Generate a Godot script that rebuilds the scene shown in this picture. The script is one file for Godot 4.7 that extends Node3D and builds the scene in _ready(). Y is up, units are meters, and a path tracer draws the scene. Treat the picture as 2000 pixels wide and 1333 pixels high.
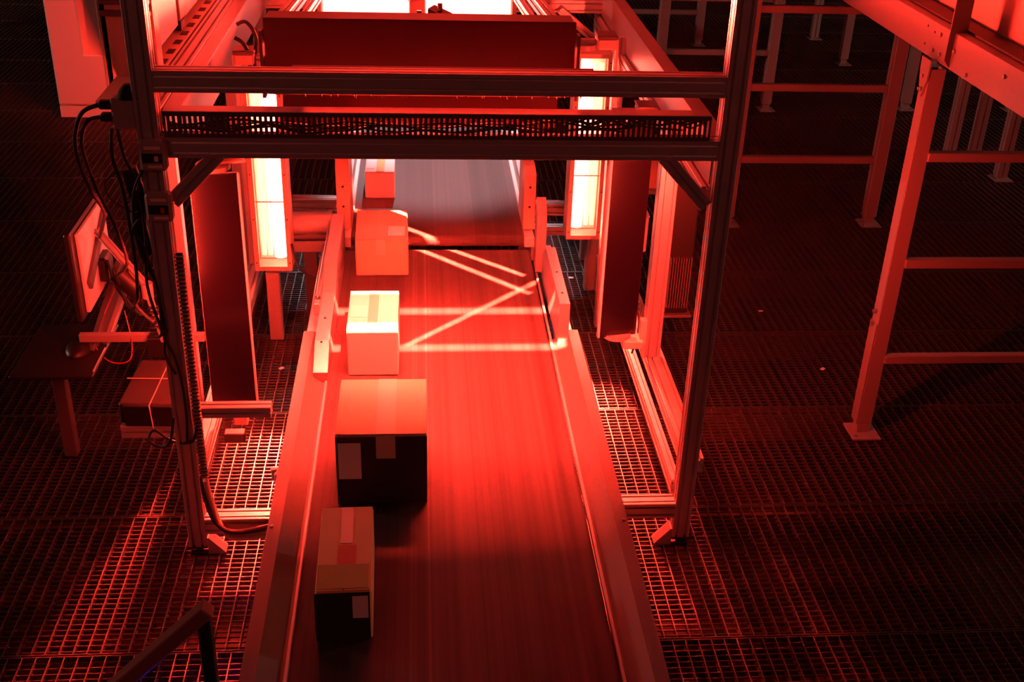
extends Node3D

# ---------- shape builder ----------
class Sh:
	var v := PackedVector3Array()
	var n := PackedVector3Array()
	var u := PackedVector2Array()

	func tri(a: Vector3, b: Vector3, c: Vector3, nn: Vector3, ua := Vector2.ZERO, ub := Vector2.ZERO, uc := Vector2.ZERO) -> void:
		if (b - a).cross(c - a).dot(nn) > 0.0:
			v.append_array([a, c, b]); u.append_array([ua, uc, ub])
		else:
			v.append_array([a, b, c]); u.append_array([ua, ub, uc])
		n.append_array([nn, nn, nn])

	func quad(a: Vector3, b: Vector3, c: Vector3, d: Vector3, nn: Vector3) -> void:
		tri(a, b, c, nn, Vector2(0, 0), Vector2(1, 0), Vector2(1, 1))
		tri(a, c, d, nn, Vector2(0, 0), Vector2(1, 1), Vector2(0, 1))

	func smooth(p: Array, q: Array) -> void:
		# triangle with a normal for each corner
		var nn: Vector3 = q[0] + q[1] + q[2]
		var o := [0, 1, 2]
		if (p[1] - p[0]).cross(p[2] - p[0]).dot(nn) > 0.0: o = [0, 2, 1]
		for k in o:
			v.append(p[k]); n.append(q[k]); u.append(Vector2.ZERO)

	# bevelled box; size along the axes of the basis
	func box(c: Vector3, s: Vector3, bv := 0.004, bs := Basis.IDENTITY) -> Sh:
		var h := s * 0.5
		bv = minf(bv, minf(h.x, minf(h.y, h.z)) * 0.45)
		for ax in 3:
			var b1: int = (ax + 1) % 3
			var b2: int = (ax + 2) % 3
			for sg in [-1.0, 1.0]:
				var q := []
				for k in [[-1, -1], [1, -1], [1, 1], [-1, 1]]:
					var p := Vector3.ZERO
					p[ax] = sg * h[ax]; p[b1] = k[0] * (h[b1] - bv); p[b2] = k[1] * (h[b2] - bv)
					q.append(c + bs * p)
				var nn := Vector3.ZERO
				nn[ax] = sg
				quad(q[0], q[1], q[2], q[3], bs * nn)
			if bv > 0.0:
				for s1 in [-1.0, 1.0]:
					for s2 in [-1.0, 1.0]:
						var q := []
						for k in [[-1, 0], [1, 0], [1, 1], [-1, 1]]:
							var p := Vector3.ZERO
							p[ax] = k[0] * (h[ax] - bv)
							p[b1] = s1 * (h[b1] - (bv if k[1] == 0 else 0.0))
							p[b2] = s2 * (h[b2] - (0.0 if k[1] == 0 else bv))
							q.append(c + bs * p)
						var nn := Vector3.ZERO
						nn[b1] = s1; nn[b2] = s2
						quad(q[0], q[1], q[2], q[3], bs * nn.normalized())
		if bv > 0.0:
			for sx in [-1.0, 1.0]:
				for sy in [-1.0, 1.0]:
					for sz in [-1.0, 1.0]:
						var sgn := Vector3(sx, sy, sz)
						tri(c + bs * (sgn * (h - Vector3(0, bv, bv))), c + bs * (sgn * (h - Vector3(bv, 0, bv))), c + bs * (sgn * (h - Vector3(bv, bv, 0))), bs * sgn.normalized())
		return self

	# polygon in the x,y plane of the transform, swept along its z
	func ext(poly: PackedVector2Array, xf: Transform3D, depth: float, caps := true) -> Sh:
		var area := 0.0
		for i in poly.size():
			area += poly[i].cross(poly[(i + 1) % poly.size()])
		var sg := 1.0 if area > 0.0 else -1.0
		for i in poly.size():
			var a := poly[i]
			var b := poly[(i + 1) % poly.size()]
			var d := (b - a).normalized()
			var nn := Vector3(d.y, -d.x, 0) * sg
			quad(xf * Vector3(a.x, a.y, 0), xf * Vector3(b.x, b.y, 0), xf * Vector3(b.x, b.y, depth), xf * Vector3(a.x, a.y, depth), xf.basis * nn)
		if caps:
			var ix := Geometry2D.triangulate_polygon(poly)
			for z in [0.0, depth]:
				for i in range(0, ix.size(), 3):
					var p := poly[ix[i]]
					var q := poly[ix[i + 1]]
					var r := poly[ix[i + 2]]
					tri(xf * Vector3(p.x, p.y, z), xf * Vector3(q.x, q.y, z), xf * Vector3(r.x, r.y, z), xf.basis * Vector3(0, 0, -1.0 if z == 0.0 else 1.0))
		return self

	static func frame(a: Vector3, b: Vector3, up := Vector3.UP) -> Transform3D:
		var z := (b - a).normalized()
		if absf(z.dot(up)) > 0.98: up = Vector3.BACK
		var x := up.cross(z).normalized()
		return Transform3D(Basis(x, z.cross(x), z), a)

	# bar of rectangular section from a to b
	func bar(a: Vector3, b: Vector3, w: float, h: float, bv := 0.003, up := Vector3.UP) -> Sh:
		var f := frame(a, b, up)
		return box((a + b) * 0.5, Vector3(w, h, (b - a).length()), bv, f.basis)

	# slotted aluminium profile from a to b: nx slots on the faces across x, ny on those across y
	func profile(a: Vector3, b: Vector3, w: float, h: float, nx := 2, ny := 2, up := Vector3.UP) -> Sh:
		var poly := PackedVector2Array()
		var cs := [Vector2(-w, -h) * 0.5, Vector2(w, -h) * 0.5, Vector2(w, h) * 0.5, Vector2(-w, h) * 0.5]
		for i in 4:
			var p: Vector2 = cs[i]
			var q: Vector2 = cs[(i + 1) % 4]
			var d := (q - p).normalized()
			var inn := Vector2(-d.y, d.x)
			var cnt: int = nx if i % 2 == 0 else ny
			var ln := (q - p).length()
			poly.append(p + d * 0.0025)
			for k in cnt:
				var m := ln * (k + 0.5) / cnt
				poly.append_array([p + d * (m - 0.005), p + d * (m - 0.005) + inn * 0.013, p + d * (m + 0.005) + inn * 0.013, p + d * (m + 0.005)])
			poly.append(q - d * 0.0025)
		return ext(poly, frame(a, b, up), (b - a).length())

	func tube(pts: Array, r: float, seg := 8, r2 := -1.0) -> Sh:
		var rings := []
		var up := Vector3.UP
		for i in pts.size():
			var t: Vector3 = (pts[mini(i + 1, pts.size() - 1)] - pts[maxi(i - 1, 0)]).normalized()
			if absf(t.dot(up)) > 0.95: up = Vector3.RIGHT if absf(t.x) < 0.7 else Vector3.BACK
			var x := up.cross(t).normalized()
			var y := t.cross(x)
			up = y
			var rr := r if r2 < 0.0 else lerpf(r, r2, float(i) / (pts.size() - 1))
			var ring := []
			for k in seg + 1:
				var an := TAU * k / seg
				var dd := x * cos(an) + y * sin(an)
				ring.append([pts[i] + dd * rr, dd])
			rings.append(ring)
		for i in rings.size() - 1:
			for k in seg:
				var a: Array = rings[i][k]
				var b: Array = rings[i][k + 1]
				var c: Array = rings[i + 1][k + 1]
				var d: Array = rings[i + 1][k]
				smooth([a[0], b[0], c[0]], [a[1], b[1], c[1]])
				smooth([a[0], c[0], d[0]], [a[1], c[1], d[1]])
		for e in [0, rings.size() - 1]:
			var nn: Vector3 = (pts[0] - pts[1]).normalized() if e == 0 else (pts[-1] - pts[-2]).normalized()
			for k in seg:
				tri(pts[e], rings[e][k][0], rings[e][k + 1][0], nn)
		return self

	static func spline(p: Array, per := 6) -> Array:
		var o := []
		for i in p.size() - 1:
			var a: Vector3 = p[maxi(i - 1, 0)]
			var b: Vector3 = p[i]
			var c: Vector3 = p[i + 1]
			var d: Vector3 = p[mini(i + 2, p.size() - 1)]
			for k in per:
				o.append(b.cubic_interpolate(c, a, d, float(k) / per))
		o.append(p[-1])
		return o

	func mesh(off := Vector3.ZERO) -> ArrayMesh:
		var w := PackedVector3Array()
		w.resize(v.size())
		for i in v.size(): w[i] = v[i] - off
		var a := []
		a.resize(Mesh.ARRAY_MAX)
		a[Mesh.ARRAY_VERTEX] = w
		a[Mesh.ARRAY_NORMAL] = n
		a[Mesh.ARRAY_TEX_UV] = u
		var m := ArrayMesh.new()
		m.add_surface_from_arrays(Mesh.PRIMITIVE_TRIANGLES, a)
		return m

# ---------- scene helpers ----------
var M := {}
var used := {}
var org := {}

func numbered(s: String) -> String:
	used[s] = used.get(s, -1) + 1
	return s if used[s] == 0 else "%s_%03d" % [s, used[s]]

func thing(called: String, label: String, category: String, at: Vector3, group := "") -> Node3D:
	var o := Node3D.new()
	o.name = numbered(called)
	o.position = at
	org[o] = at
	tag(o, label, category, group)
	add_child(o)
	return o

func tag(o: Node, label: String, category: String, group := "") -> void:
	o.set_meta("label", label)
	o.set_meta("category", category)
	if group: o.set_meta("group", group)

func part(called: String, s: Sh, mat: Material, parent: Node3D, label := "") -> MeshInstance3D:
	var o := MeshInstance3D.new()
	o.name = called
	o.mesh = s.mesh(org[parent])
	o.material_override = mat
	org[o] = org[parent]
	if label: o.set_meta("label", label)
	parent.add_child(o, true)
	return o

func single(called: String, s: Sh, mat: Material, label: String, category: String, group := "") -> MeshInstance3D:
	var o := MeshInstance3D.new()
	var c := Vector3.ZERO
	for p in s.v: c += p
	c /= s.v.size()
	o.name = numbered(called)
	o.mesh = s.mesh(c)
	o.position = c
	o.material_override = mat
	tag(o, label, category, group)
	add_child(o)
	return o

func lin(r: float, g: float, b: float) -> Color:
	return Color(r, g, b).linear_to_srgb()

func mat(called: String, c: Color, rough := 0.5, metal := 0.0) -> StandardMaterial3D:
	var m := StandardMaterial3D.new()
	m.resource_name = called
	m.albedo_color = c.linear_to_srgb()
	m.roughness = rough
	m.metallic = metal
	M[called] = m
	return m

func glow(called: String, c: Color, e: float) -> StandardMaterial3D:
	var m := mat(called, Color(0.8, 0.8, 0.8), 0.5)
	m.emission_enabled = true
	m.emission = c.linear_to_srgb()
	m.emission_energy_multiplier = e
	return m

func noise_tex(freq: float, lo: float, hi: float, stretch := Vector2i(256, 256), oct := 4, sd := 3) -> NoiseTexture2D:
	var f := FastNoiseLite.new()
	f.seed = sd
	f.frequency = freq
	f.fractal_octaves = oct
	var t := NoiseTexture2D.new()
	t.width = stretch.x; t.height = stretch.y
	t.seamless = true
	t.noise = f
	var g := Gradient.new()
	g.set_color(0, Color(lo, lo, lo)); g.set_color(1, Color(hi, hi, hi))
	t.color_ramp = g
	return t

func area(called: String, at: Vector3, to: Vector3, sx: float, sy: float, c: Color, e: float, parent: Node3D = null) -> void:
	var l := AreaLight3D.new()
	l.name = called
	l.area_size = Vector2(sx, sy)
	l.area_normalize_energy = true
	l.light_color = c.linear_to_srgb()
	l.light_energy = e
	l.area_range = 40.0
	l.shadow_enabled = true
	var d := (to - at).normalized()
	var p: Vector3 = at
	if parent: p -= org[parent]
	l.transform = Transform3D(Basis.looking_at(d, Vector3.UP if absf(d.y) < 0.95 else Vector3.BACK), p)
	if parent: parent.add_child(l, true)
	else: add_child(l, true)

func spot(called: String, at: Vector3, to: Vector3, angle: float, sz: float, c: Color, e: float, parent: Node3D, soft := 0.15) -> void:
	var l := SpotLight3D.new()
	l.name = called
	l.spot_angle = angle
	l.spot_angle_attenuation = soft
	l.light_size = sz
	l.light_color = c.linear_to_srgb()
	l.light_energy = e
	l.spot_range = 40.0
	l.spot_attenuation = 2.0
	l.shadow_enabled = true
	var d := (to - at).normalized()
	l.transform = Transform3D(Basis.looking_at(d, Vector3.UP if absf(d.y) < 0.95 else Vector3.BACK), at - org[parent])
	parent.add_child(l, true)

var RED := Color(1.0, 0.03, 0.016)
var HALL := Color(1.0, 0.38, 0.28)
var HALL_BACK := Color(1.0, 0.14, 0.11)
const FZ := -4.04      # middle of the front posts
const PW := 0.077      # profile width

func _ready() -> void:
	# ---- camera
	var cam := Camera3D.new()
	cam.name = "camera"
	cam.fov = 33.224
	cam.near = 0.05
	cam.far = 80.0
	cam.transform = Transform3D(Basis(Vector3(0.99685, 0.0317589, 0.0726714), Vector3(0.0064972, 0.8805358, -0.4739352), Vector3(-0.0790414, 0.4729145, 0.877556)).orthonormalized(), Vector3(0, 3.2, 0))
	add_child(cam)
	cam.current = true
	# ---- air and exposure
	var we := WorldEnvironment.new()
	we.name = "environment"
	var e := Environment.new()
	e.background_mode = Environment.BG_COLOR
	e.background_color = Color(0, 0, 0)
	e.tonemap_mode = Environment.TONE_MAPPER_LINEAR
	e.tonemap_exposure = 1.0
	e.sdfgi_enabled = true
	e.ssao_enabled = true
	e.ssil_enabled = true
	we.environment = e
	add_child(we)
	materials()
	# ---- structure
	hall()
	# ---- things, the largest first
	scanner_frame()
	light_blocker()
	near_conveyor()
	far_conveyor()
	lamps()
	hood()
	mirrors()
	parcels()
	tray()
	overhead_conveyor()
	supports()
	enclosures()
	post_devices()
	workstation()
	clamps()
	drive()
	handrail()
	line_projectors()
	litter()

func materials() -> void:
	var m := mat("aluminium", Color(0.56, 0.54, 0.54), 0.42, 0.6)
	m.roughness_texture = noise_tex(0.03, 0.75, 1.0)
	m.uv1_triplanar = true
	m.uv1_scale = Vector3(2, 2, 2)
	m = mat("galvanised", Color(0.3, 0.285, 0.28), 0.4, 0.8)
	m.albedo_texture = noise_tex(0.05, 0.75, 1.0)
	m.uv1_triplanar = true
	m.uv1_world_triplanar = true
	m.uv1_scale = Vector3(3, 3, 3)
	m = mat("guard_steel", Color(0.165, 0.15, 0.15), 0.35, 0.3)
	m.roughness_texture = noise_tex(0.06, 0.92, 1.0)
	m.uv1_triplanar = true
	m = mat("sheet_steel", Color(0.52, 0.5, 0.5), 0.33, 0.5)
	m.roughness_texture = noise_tex(0.06, 0.92, 1.0)
	m.uv1_triplanar = true
	mat("grey_paint", Color(0.3, 0.26, 0.255), 0.35)
	mat("dark_paint", Color(0.09, 0.08, 0.08), 0.45)
	mat("black_plastic", Color(0.012, 0.011, 0.011), 0.4)
	mat("black_rubber", Color(0.02, 0.018, 0.018), 0.6)
	mat("white_paint", Color(0.72, 0.68, 0.66), 0.4)
	mat("cream_paint", Color(0.6, 0.5, 0.44), 0.45)
	mat("grey_plastic", Color(0.3, 0.27, 0.25), 0.5)
	mat("pale_label", Color(0.75, 0.62, 0.5), 0.6)
	mat("dark_glass", Color(0.008, 0.003, 0.008), 0.22)
	mat("hood_paint", Color(0.05, 0.035, 0.035), 0.35)
	m = mat("smoked_acrylic", Color(0.06, 0.01, 0.012), 0.3)
	m.backlight_enabled = true
	m.backlight = Color(0.16, 0.03, 0.03)
	mat("rail_paint", Color(0.2, 0.08, 0.07), 0.2)
	mat("unit_paint", Color(0.035, 0.03, 0.03), 0.4)
	mat("orange_paint", Color(0.62, 0.45, 0.36), 0.42)
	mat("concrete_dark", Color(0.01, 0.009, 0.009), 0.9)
	mat("hall_paint", Color(0.04, 0.036, 0.036), 0.8)
	mat("bolt_steel", Color(0.4, 0.37, 0.36), 0.35, 0.7)
	mat("dark_hole", Color(0.006, 0.005, 0.005), 0.9)
	mat("cardboard", Color(0.5, 0.36, 0.25), 0.7)
	mat("cardboard_dark", Color(0.75, 0.42, 0.2), 0.6)
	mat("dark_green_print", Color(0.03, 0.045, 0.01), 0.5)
	mat("white_card", Color(0.82, 0.76, 0.7), 0.6)
	mat("tape", Color(0.62, 0.5, 0.38), 0.25)
	mat("paper", Color(0.85, 0.83, 0.8), 0.6)
	mat("yellow_print", Color(0.6, 0.42, 0.05), 0.5)
	mat("green_print", Color(0.12, 0.22, 0.03), 0.5)
	mat("painted_shade", Color(0.03, 0.022, 0.02), 0.5)
	mat("red_print", Color(0.4, 0.05, 0.03), 0.5)
	mat("blue_paint", Color(0.02, 0.02, 0.12), 0.3)
	mat("red_plastic", Color(0.5, 0.03, 0.03), 0.4)
	mat("lamp_reflector", Color(0.85, 0.8, 0.75), 0.3, 0.2)
	glow("lamp_white", Color(1.0, 0.13, 0.09), 24.0)
	glow("lamp_amber", Color(1.0, 0.095, 0.04), 13.0)
	glow("lamp_panel", Color(1.0, 0.2, 0.17), 8.0)
	glow("hall_fill_lamp", HALL, 1.0)
	glow("hood_lamp_glow", RED, 6.0)
	glow("blue_lamp_glow", Color(0.03, 0.02, 1.0), 0.6)
	glow("slit_glow", RED, 2.0)
	var g := mat("clear_glass", Color(1, 1, 1), 0.05)
	g.transparency = BaseMaterial3D.TRANSPARENCY_ALPHA
	g.albedo_color.a = 0.04
	# belt rubber: dark, with long scuffs along the way it runs
	var rng := RandomNumberGenerator.new()
	rng.seed = 11
	for k in 2:
		var img := Image.create(1024, 8, false, Image.FORMAT_RGB8)
		var cur := 0.0
		for x in 1024:
			cur = cur * 0.95 + rng.randfn(0, 0.006)
			var s := 0.255 + cur + 0.012 * sin(x * 0.021 + k * 2.0)
			if rng.randf() < 0.008: s += 0.02
			for f in [[0.385, 0.07, 0.0035], [0.43, 0.11, 0.0035], [0.45, 0.04, 0.006], [0.37, 0.05, 0.002], [0.945, -0.08, 0.012]]:
				s += f[1] * exp(-pow((x / 1024.0 - f[0]) / f[2], 2.0))
			if k == 1: s = 0.29 + 0.5 * cur + (0.03 if fmod(x / 1024.0 * 4.2, 2.0) < 1.0 else 0.0)
			var c := Color(s, s * 0.9, s * 0.9)
			for y in 8: img.set_pixel(x, y, c)
		var b := mat(["near_belt", "far_belt"][k], Color(1, 1, 1), 0.6)
		b.metallic_specular = 0.3
		b.albedo_texture = ImageTexture.create_from_image(img)

# ---------- hall and floor ----------
func structure(o: Node) -> void:
	o.set_meta("kind", "structure")

func hall() -> void:
	for d in [["wall_left", Vector3(-13, 3, -8), Vector3(0.2, 7.6, 30)], ["wall_right", Vector3(15, 3, -8), Vector3(0.2, 7.6, 30)], ["wall_back", Vector3(1, 3, -23), Vector3(28, 7.6, 0.2)], ["wall_front", Vector3(1, 3, 7), Vector3(28, 7.6, 0.2)], ["ceiling", Vector3(1, 6.8, -8), Vector3(28, 0.2, 30)]]:
		var w := single(d[0], Sh.new().box(d[1], d[2], 0.0), M.hall_paint, "", "")
		for k in ["label", "category"]: w.remove_meta(k)
		structure(w)
	var fl := Node3D.new()
	fl.name = "floor"
	structure(fl)
	org[fl] = Vector3.ZERO
	add_child(fl)
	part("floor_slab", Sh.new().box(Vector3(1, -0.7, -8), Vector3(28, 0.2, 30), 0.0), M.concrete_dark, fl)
	# one grating panel: bearing bars along z, thinner cross rods, end bars
	var L := 0.875
	var nb := 24
	var px := 0.0525
	var W := nb * px
	var s := Sh.new()
	for i in nb:
		s.box(Vector3((i + 0.5) * px - W * 0.5, -0.016, 0), Vector3(0.0042, 0.032, L - 0.012), 0.0)
	for k in 28:
		s.box(Vector3(0, -0.012, -L * 0.5 + 0.03 + (L - 0.06) * k / 27.0), Vector3(W - 0.004, 0.009, 0.0028), 0.0)
	for sg in [-1, 1]:
		s.box(Vector3(0, -0.016, sg * (L * 0.5 - 0.006)), Vector3(W - 0.004, 0.032, 0.004), 0.0)
	var pm := s.mesh()
	for r in range(0, 19):
		var zc := -0.785 - L * (r + 0.5) - 0.875
		var far := -zc
		var lo := -0.5 * far - 0.9
		var hi := 0.62 * far + 0.9
		var sh := fmod(r * 0.37, 1.0) * px * 1.3
		for i in range(-9, 12):
			var xc := i * (W + 0.002) + 0.1 + sh
			if xc + W * 0.5 < lo or xc - W * 0.5 > hi: continue
			var o := MeshInstance3D.new()
			o.name = "grating_panel"
			o.mesh = pm
			o.material_override = M.galvanised
			o.position = Vector3(xc, 0, zc)
			fl.add_child(o, true)
		part("joist", Sh.new().box(Vector3(1, -0.11, zc - L * 0.5), Vector3(26, 0.15, 0.06), 0.0), M.dark_paint, fl)
	# added fill lamps on the hall walls and behind the viewer, all outside the view
	for k in 4:
		var p: Vector3 = [Vector3(-12.7, 3.3, -8), Vector3(14.7, 3.3, -8), Vector3(-3, 5.6, 4), Vector3(4, 5.6, 4)][k]
		var d: Vector3 = [Vector3(1, 0, 0), Vector3(-1, 0, 0), Vector3(0, -0.5, -1), Vector3(0, -0.5, -1)][k].normalized()
		var t := thing("hall_fill_lamp", ["dim fill lamp added on the hall wall at the workstation side", "dim fill lamp added on the hall wall at the overhead conveyor side", "dim hanging fill lamp added behind the viewer at the handrail side", "dim hanging fill lamp added behind the viewer away from the handrail"][k], "lamp", p, "added fill lamps of the hall")
		var b := Basis.looking_at(d, Vector3.UP)
		part("lamp_housing", Sh.new().box(p + b * Vector3(0, 0, 0.09), Vector3(1.3, 0.34, 0.1), 0.01, b), M.dark_paint, t)
		part("lamp_diffuser", Sh.new().box(p + b * Vector3(0, 0, 0.03), Vector3(1.2, 0.26, 0.02), 0.002, b), M.hall_fill_lamp, t)
		if k < 2:
			part("wall_bracket", Sh.new().bar(p + b * Vector3(0, 0, 0.13), p + b * Vector3(0, 0, 0.21), 0.2, 0.1), M.dark_paint, t)
		else:
			for q in [-0.5, 0.5]: part("hanger_rod", Sh.new().tube([p + b * Vector3(q, 0.1, 0.09), Vector3(p.x - q, 6.7, (p + b * Vector3(q, 0.1, 0.09)).z)], 0.008), M.dark_paint, t)
		area("hall_fill_light", p, p + d, 1.2, 0.26, HALL if k < 2 else HALL_BACK, 42.0 if k < 2 else 3.4, t)
	# white work light over the far end of the line
	var q := Vector3(0.1, 4.6, -10.5)
	var w := thing("work_lamp", "cool white work lamp over the far conveyor", "lamp", q)
	part("lamp_housing", Sh.new().box(q + Vector3(0, 0.08, 0), Vector3(0.9, 0.08, 0.25), 0.01), M.dark_paint, w)
	part("lamp_diffuser", Sh.new().box(q + Vector3(0, 0.03, 0), Vector3(0.84, 0.02, 0.2), 0.002), glow("work_glow", Color(1, 0.8, 0.78), 3.0), w)
	part("hanger_rod", Sh.new().tube([q + Vector3(0, 0.1, 0), q + Vector3(0, 2.12, 0)], 0.01), M.dark_paint, w)
	spot("work_light", q, Vector3(0.1, 0.6, -7.6), 11.0, 0.1, Color(1.0, 0.75, 0.78), 60.0, w, 0.5)
	# blue lamp below the grating
	var bp := Vector3(-0.75, -0.42, -3.15)
	var bl := thing("floor_lamp", "small blue lamp glowing under the grating beside the handrail", "lamp", bp)
	part("lamp_tube", Sh.new().tube([bp + Vector3(-0.12, 0, 0), bp + Vector3(0.12, 0, 0)], 0.02, 10), M.blue_lamp_glow, bl)
	part("lamp_base", Sh.new().box(bp + Vector3(0, -0.1, 0), Vector3(0.3, 0.14, 0.1), 0.006), M.dark_paint, bl)
	spot("blue_light", bp + Vector3(0, -0.16, 0.12), bp + Vector3(0, -1, 0.4), 70.0, 0.05, Color(0.03, 0.02, 1.0), 0.6, bl)

# ---------- gantry of slotted aluminium profile ----------
func bolt(s: Sh, at: Vector3, d: Vector3, r := 0.008, h := 0.006) -> void:
	s.tube([at, at + d * h], r, 6)

func scanner_frame() -> void:
	var t := thing("scanner_gantry", "slotted aluminium gantry standing astride the belt conveyor", "frame", Vector3(0.09, 0, FZ))
	var xl := -0.963
	var xr := 1.1435
	var al: Material = M.aluminium
	for x in [xl, xr]:
		var fr: bool = x == xl
		part("post", Sh.new().profile(Vector3(x, 0.045, FZ), Vector3(x, 2.96, FZ), PW, PW), al, t)
		var ft := Sh.new().box(Vector3(x, 0.04, FZ), Vector3(PW, 0.012, PW), 0.002)
		ft.tube([Vector3(x, 0.012, FZ), Vector3(x, 0.04, FZ)], 0.018, 10)
		ft.box(Vector3(x, 0.007, FZ), Vector3(0.075, 0.014, 0.075), 0.003)
		part("foot", ft, M.black_plastic, t)
		var sg := 1.0 if fr else -1.0
		var an := Sh.new()
		an.ext(PackedVector2Array([Vector2(0, 0), Vector2(0.075, 0), Vector2(0.075, 0.006), Vector2(0.006, 0.085), Vector2(0, 0.085)]), Transform3D(Basis(Vector3(sg, 0, 0), Vector3.UP, Vector3.BACK), Vector3(x + sg * PW * 0.5, 0.0, FZ - 0.03)), 0.06)
		part("floor_bracket", an, M.sheet_steel, t)
	# front beams, braces and low bars
	part("beam", Sh.new().profile(Vector3(xl + PW * 0.5, 2.076, FZ), Vector3(xr - PW * 0.5, 2.076, FZ), PW, PW), al, t)
	part("beam", Sh.new().profile(Vector3(xl + PW * 0.5, 1.837, FZ), Vector3(xr - PW * 0.5, 1.837, FZ), PW, PW), al, t)
	part("brace", Sh.new().profile(Vector3(-0.905, 1.625, FZ + 0.01), Vector3(-0.725, 1.81, FZ + 0.01), 0.04, 0.055, 1, 1), al, t)
	part("brace", Sh.new().profile(Vector3(1.085, 1.615, FZ + 0.01), Vector3(0.905, 1.81, FZ + 0.01), 0.04, 0.055, 1, 1), al, t)
	part("low_bar", Sh.new().profile(Vector3(xr - PW * 0.5, 0.19, FZ), Vector3(0.5, 0.19, FZ), PW, PW), al, t)
	part("low_bar", Sh.new().profile(Vector3(xl + PW * 0.5, 0.15, FZ), Vector3(-0.4, 0.15, FZ), PW, PW), al, t)
	part("mirror_arm", Sh.new().profile(Vector3(xl + PW * 0.5, 0.714, FZ), Vector3(-0.612, 0.714, FZ), 0.055, 0.05, 1, 1), al, t)
	for x in [xl, 1.12]: part("blocker_post", Sh.new().profile(Vector3(x, 1.8, -7.2), Vector3(x, 2.96, -7.2), PW, PW), al, t)  # posts added only to carry the unseen light blocker
	# side rails, rear posts and rear beam
	part("side_rail", Sh.new().profile(Vector3(xl, 1.92, FZ - 0.04), Vector3(xl, 1.92, -7.4), PW, PW), al, t)
	part("side_rail", Sh.new().profile(Vector3(xl, 0.36, FZ - 0.04), Vector3(xl, 0.36, -6.9), PW, PW), al, t)
	var ch := Sh.new()
	ch.box(Vector3(1.1035, 1.765, -5.6), Vector3(0.006, 0.17, 3.05), 0.001)
	ch.box(Vector3(1.135, 1.85, -5.6), Vector3(0.069, 0.006, 3.05), 0.001)
	ch.box(Vector3(1.167, 1.765, -5.6), Vector3(0.006, 0.17, 3.05), 0.001)
	part("cable_channel", ch, M.sheet_steel, t)
	var cl := Sh.new()
	cl.box(Vector3(-0.862, 1.86, -5.55), Vector3(0.006, 0.18, 2.9), 0.001)
	cl.box(Vector3(-0.892, 1.95, -5.55), Vector3(0.062, 0.006, 2.9), 0.001)
	cl.box(Vector3(-0.92, 1.86, -5.55), Vector3(0.006, 0.18, 2.9), 0.001)
	part("cable_channel", cl, M.sheet_steel, t)
	part("side_rail", Sh.new().profile(Vector3(1.1, 1.64, FZ - 0.04), Vector3(1.1, 1.64, -7.1), 0.05, 0.06, 1, 1), al, t)
	part("side_rail", Sh.new().profile(Vector3(1.19, 0.36, -4.1), Vector3(1.19, 0.36, -6.55), 0.09, PW), al, t)
	part("side_rail", Sh.new().profile(Vector3(1.12, 0.25, -4.1), Vector3(1.12, 0.25, -6.55), 0.04, PW, 1, 2), al, t)
	part("post", Sh.new().profile(Vector3(1.165, 0.4, -5.05), Vector3(1.165, 1.68, -5.05), 0.085, PW), al, t)
	part("post", Sh.new().profile(Vector3(1.075, 0.02, -6.1), Vector3(1.075, 1.76, -6.1), 0.06, 0.06, 1, 1), al, t)
	part("post", Sh.new().profile(Vector3(1.12, 0.02, -7.1), Vector3(1.12, 1.8, -7.1), PW, PW), al, t)
	part("post", Sh.new().profile(Vector3(xl, 0.02, -7.1), Vector3(xl, 1.88, -7.1), PW, PW), al, t)
	part("post", Sh.new().profile(Vector3(xl, 0.4, -6.2), Vector3(xl, 1.88, -6.2), 0.06, PW, 1, 2), al, t)
	part("beam", Sh.new().profile(Vector3(xl, 1.73, -7.0), Vector3(1.12, 1.73, -7.0), 0.075, PW), al, t)
	part("brace", Sh.new().profile(Vector3(0.84, 1.72, -6.93), Vector3(1.09, 1.52, -6.93), 0.045, 0.045, 1, 1), al, t)
	for sg in [-1, 1]:
		part("lamp_rail", Sh.new().profile(Vector3(sg * 0.575, 2.125, -4.5), Vector3(sg * 0.575, 1.95, -6.45), 0.05, 0.05, 1, 1), al, t)
		part("lamp_rail", Sh.new().profile(Vector3(sg * 0.49, 2.125, -4.5), Vector3(sg * 0.49, 1.95, -6.45), 0.03, 0.04, 1, 1), al, t)

# ---------- conveyors ----------
func belt_sheet(s: Sh, x0: float, x1: float, y: float, z0: float, z1: float, r: float) -> void:
	# endless belt: top run, far and near noses, bottom run; u runs across the belt
	var prof := []
	for k in 9: prof.append(Vector2(z0 + r * sin(PI * k / 8.0), y - r + r * cos(PI * k / 8.0)))
	for k in 9: prof.append(Vector2(z1 - r * sin(PI * k / 8.0), y - r - r * cos(PI * k / 8.0)))
	for i in prof.size():
		var a: Vector2 = prof[i]
		var b: Vector2 = prof[(i + 1) % prof.size()]
		var d := (b - a)
		if d.length() < 1e-5: continue
		d = d.normalized()
		var nn := Vector3(0, d.x, -d.y)
		if nn.dot(Vector3(0, (a.y + b.y) * 0.5 - (y - r), (a.x + b.x) * 0.5 - (z0 + z1) * 0.5)) < 0.0: nn = -nn
		var p := [Vector3(x0, a.y, a.x), Vector3(x1, a.y, a.x), Vector3(x1, b.y, b.x), Vector3(x0, b.y, b.x)]
		s.tri(p[0], p[1], p[2], nn, Vector2(0, 0), Vector2(1, 0), Vector2(1, 1))
		s.tri(p[0], p[2], p[3], nn, Vector2(0, 0), Vector2(1, 1), Vector2(0, 1))

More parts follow.
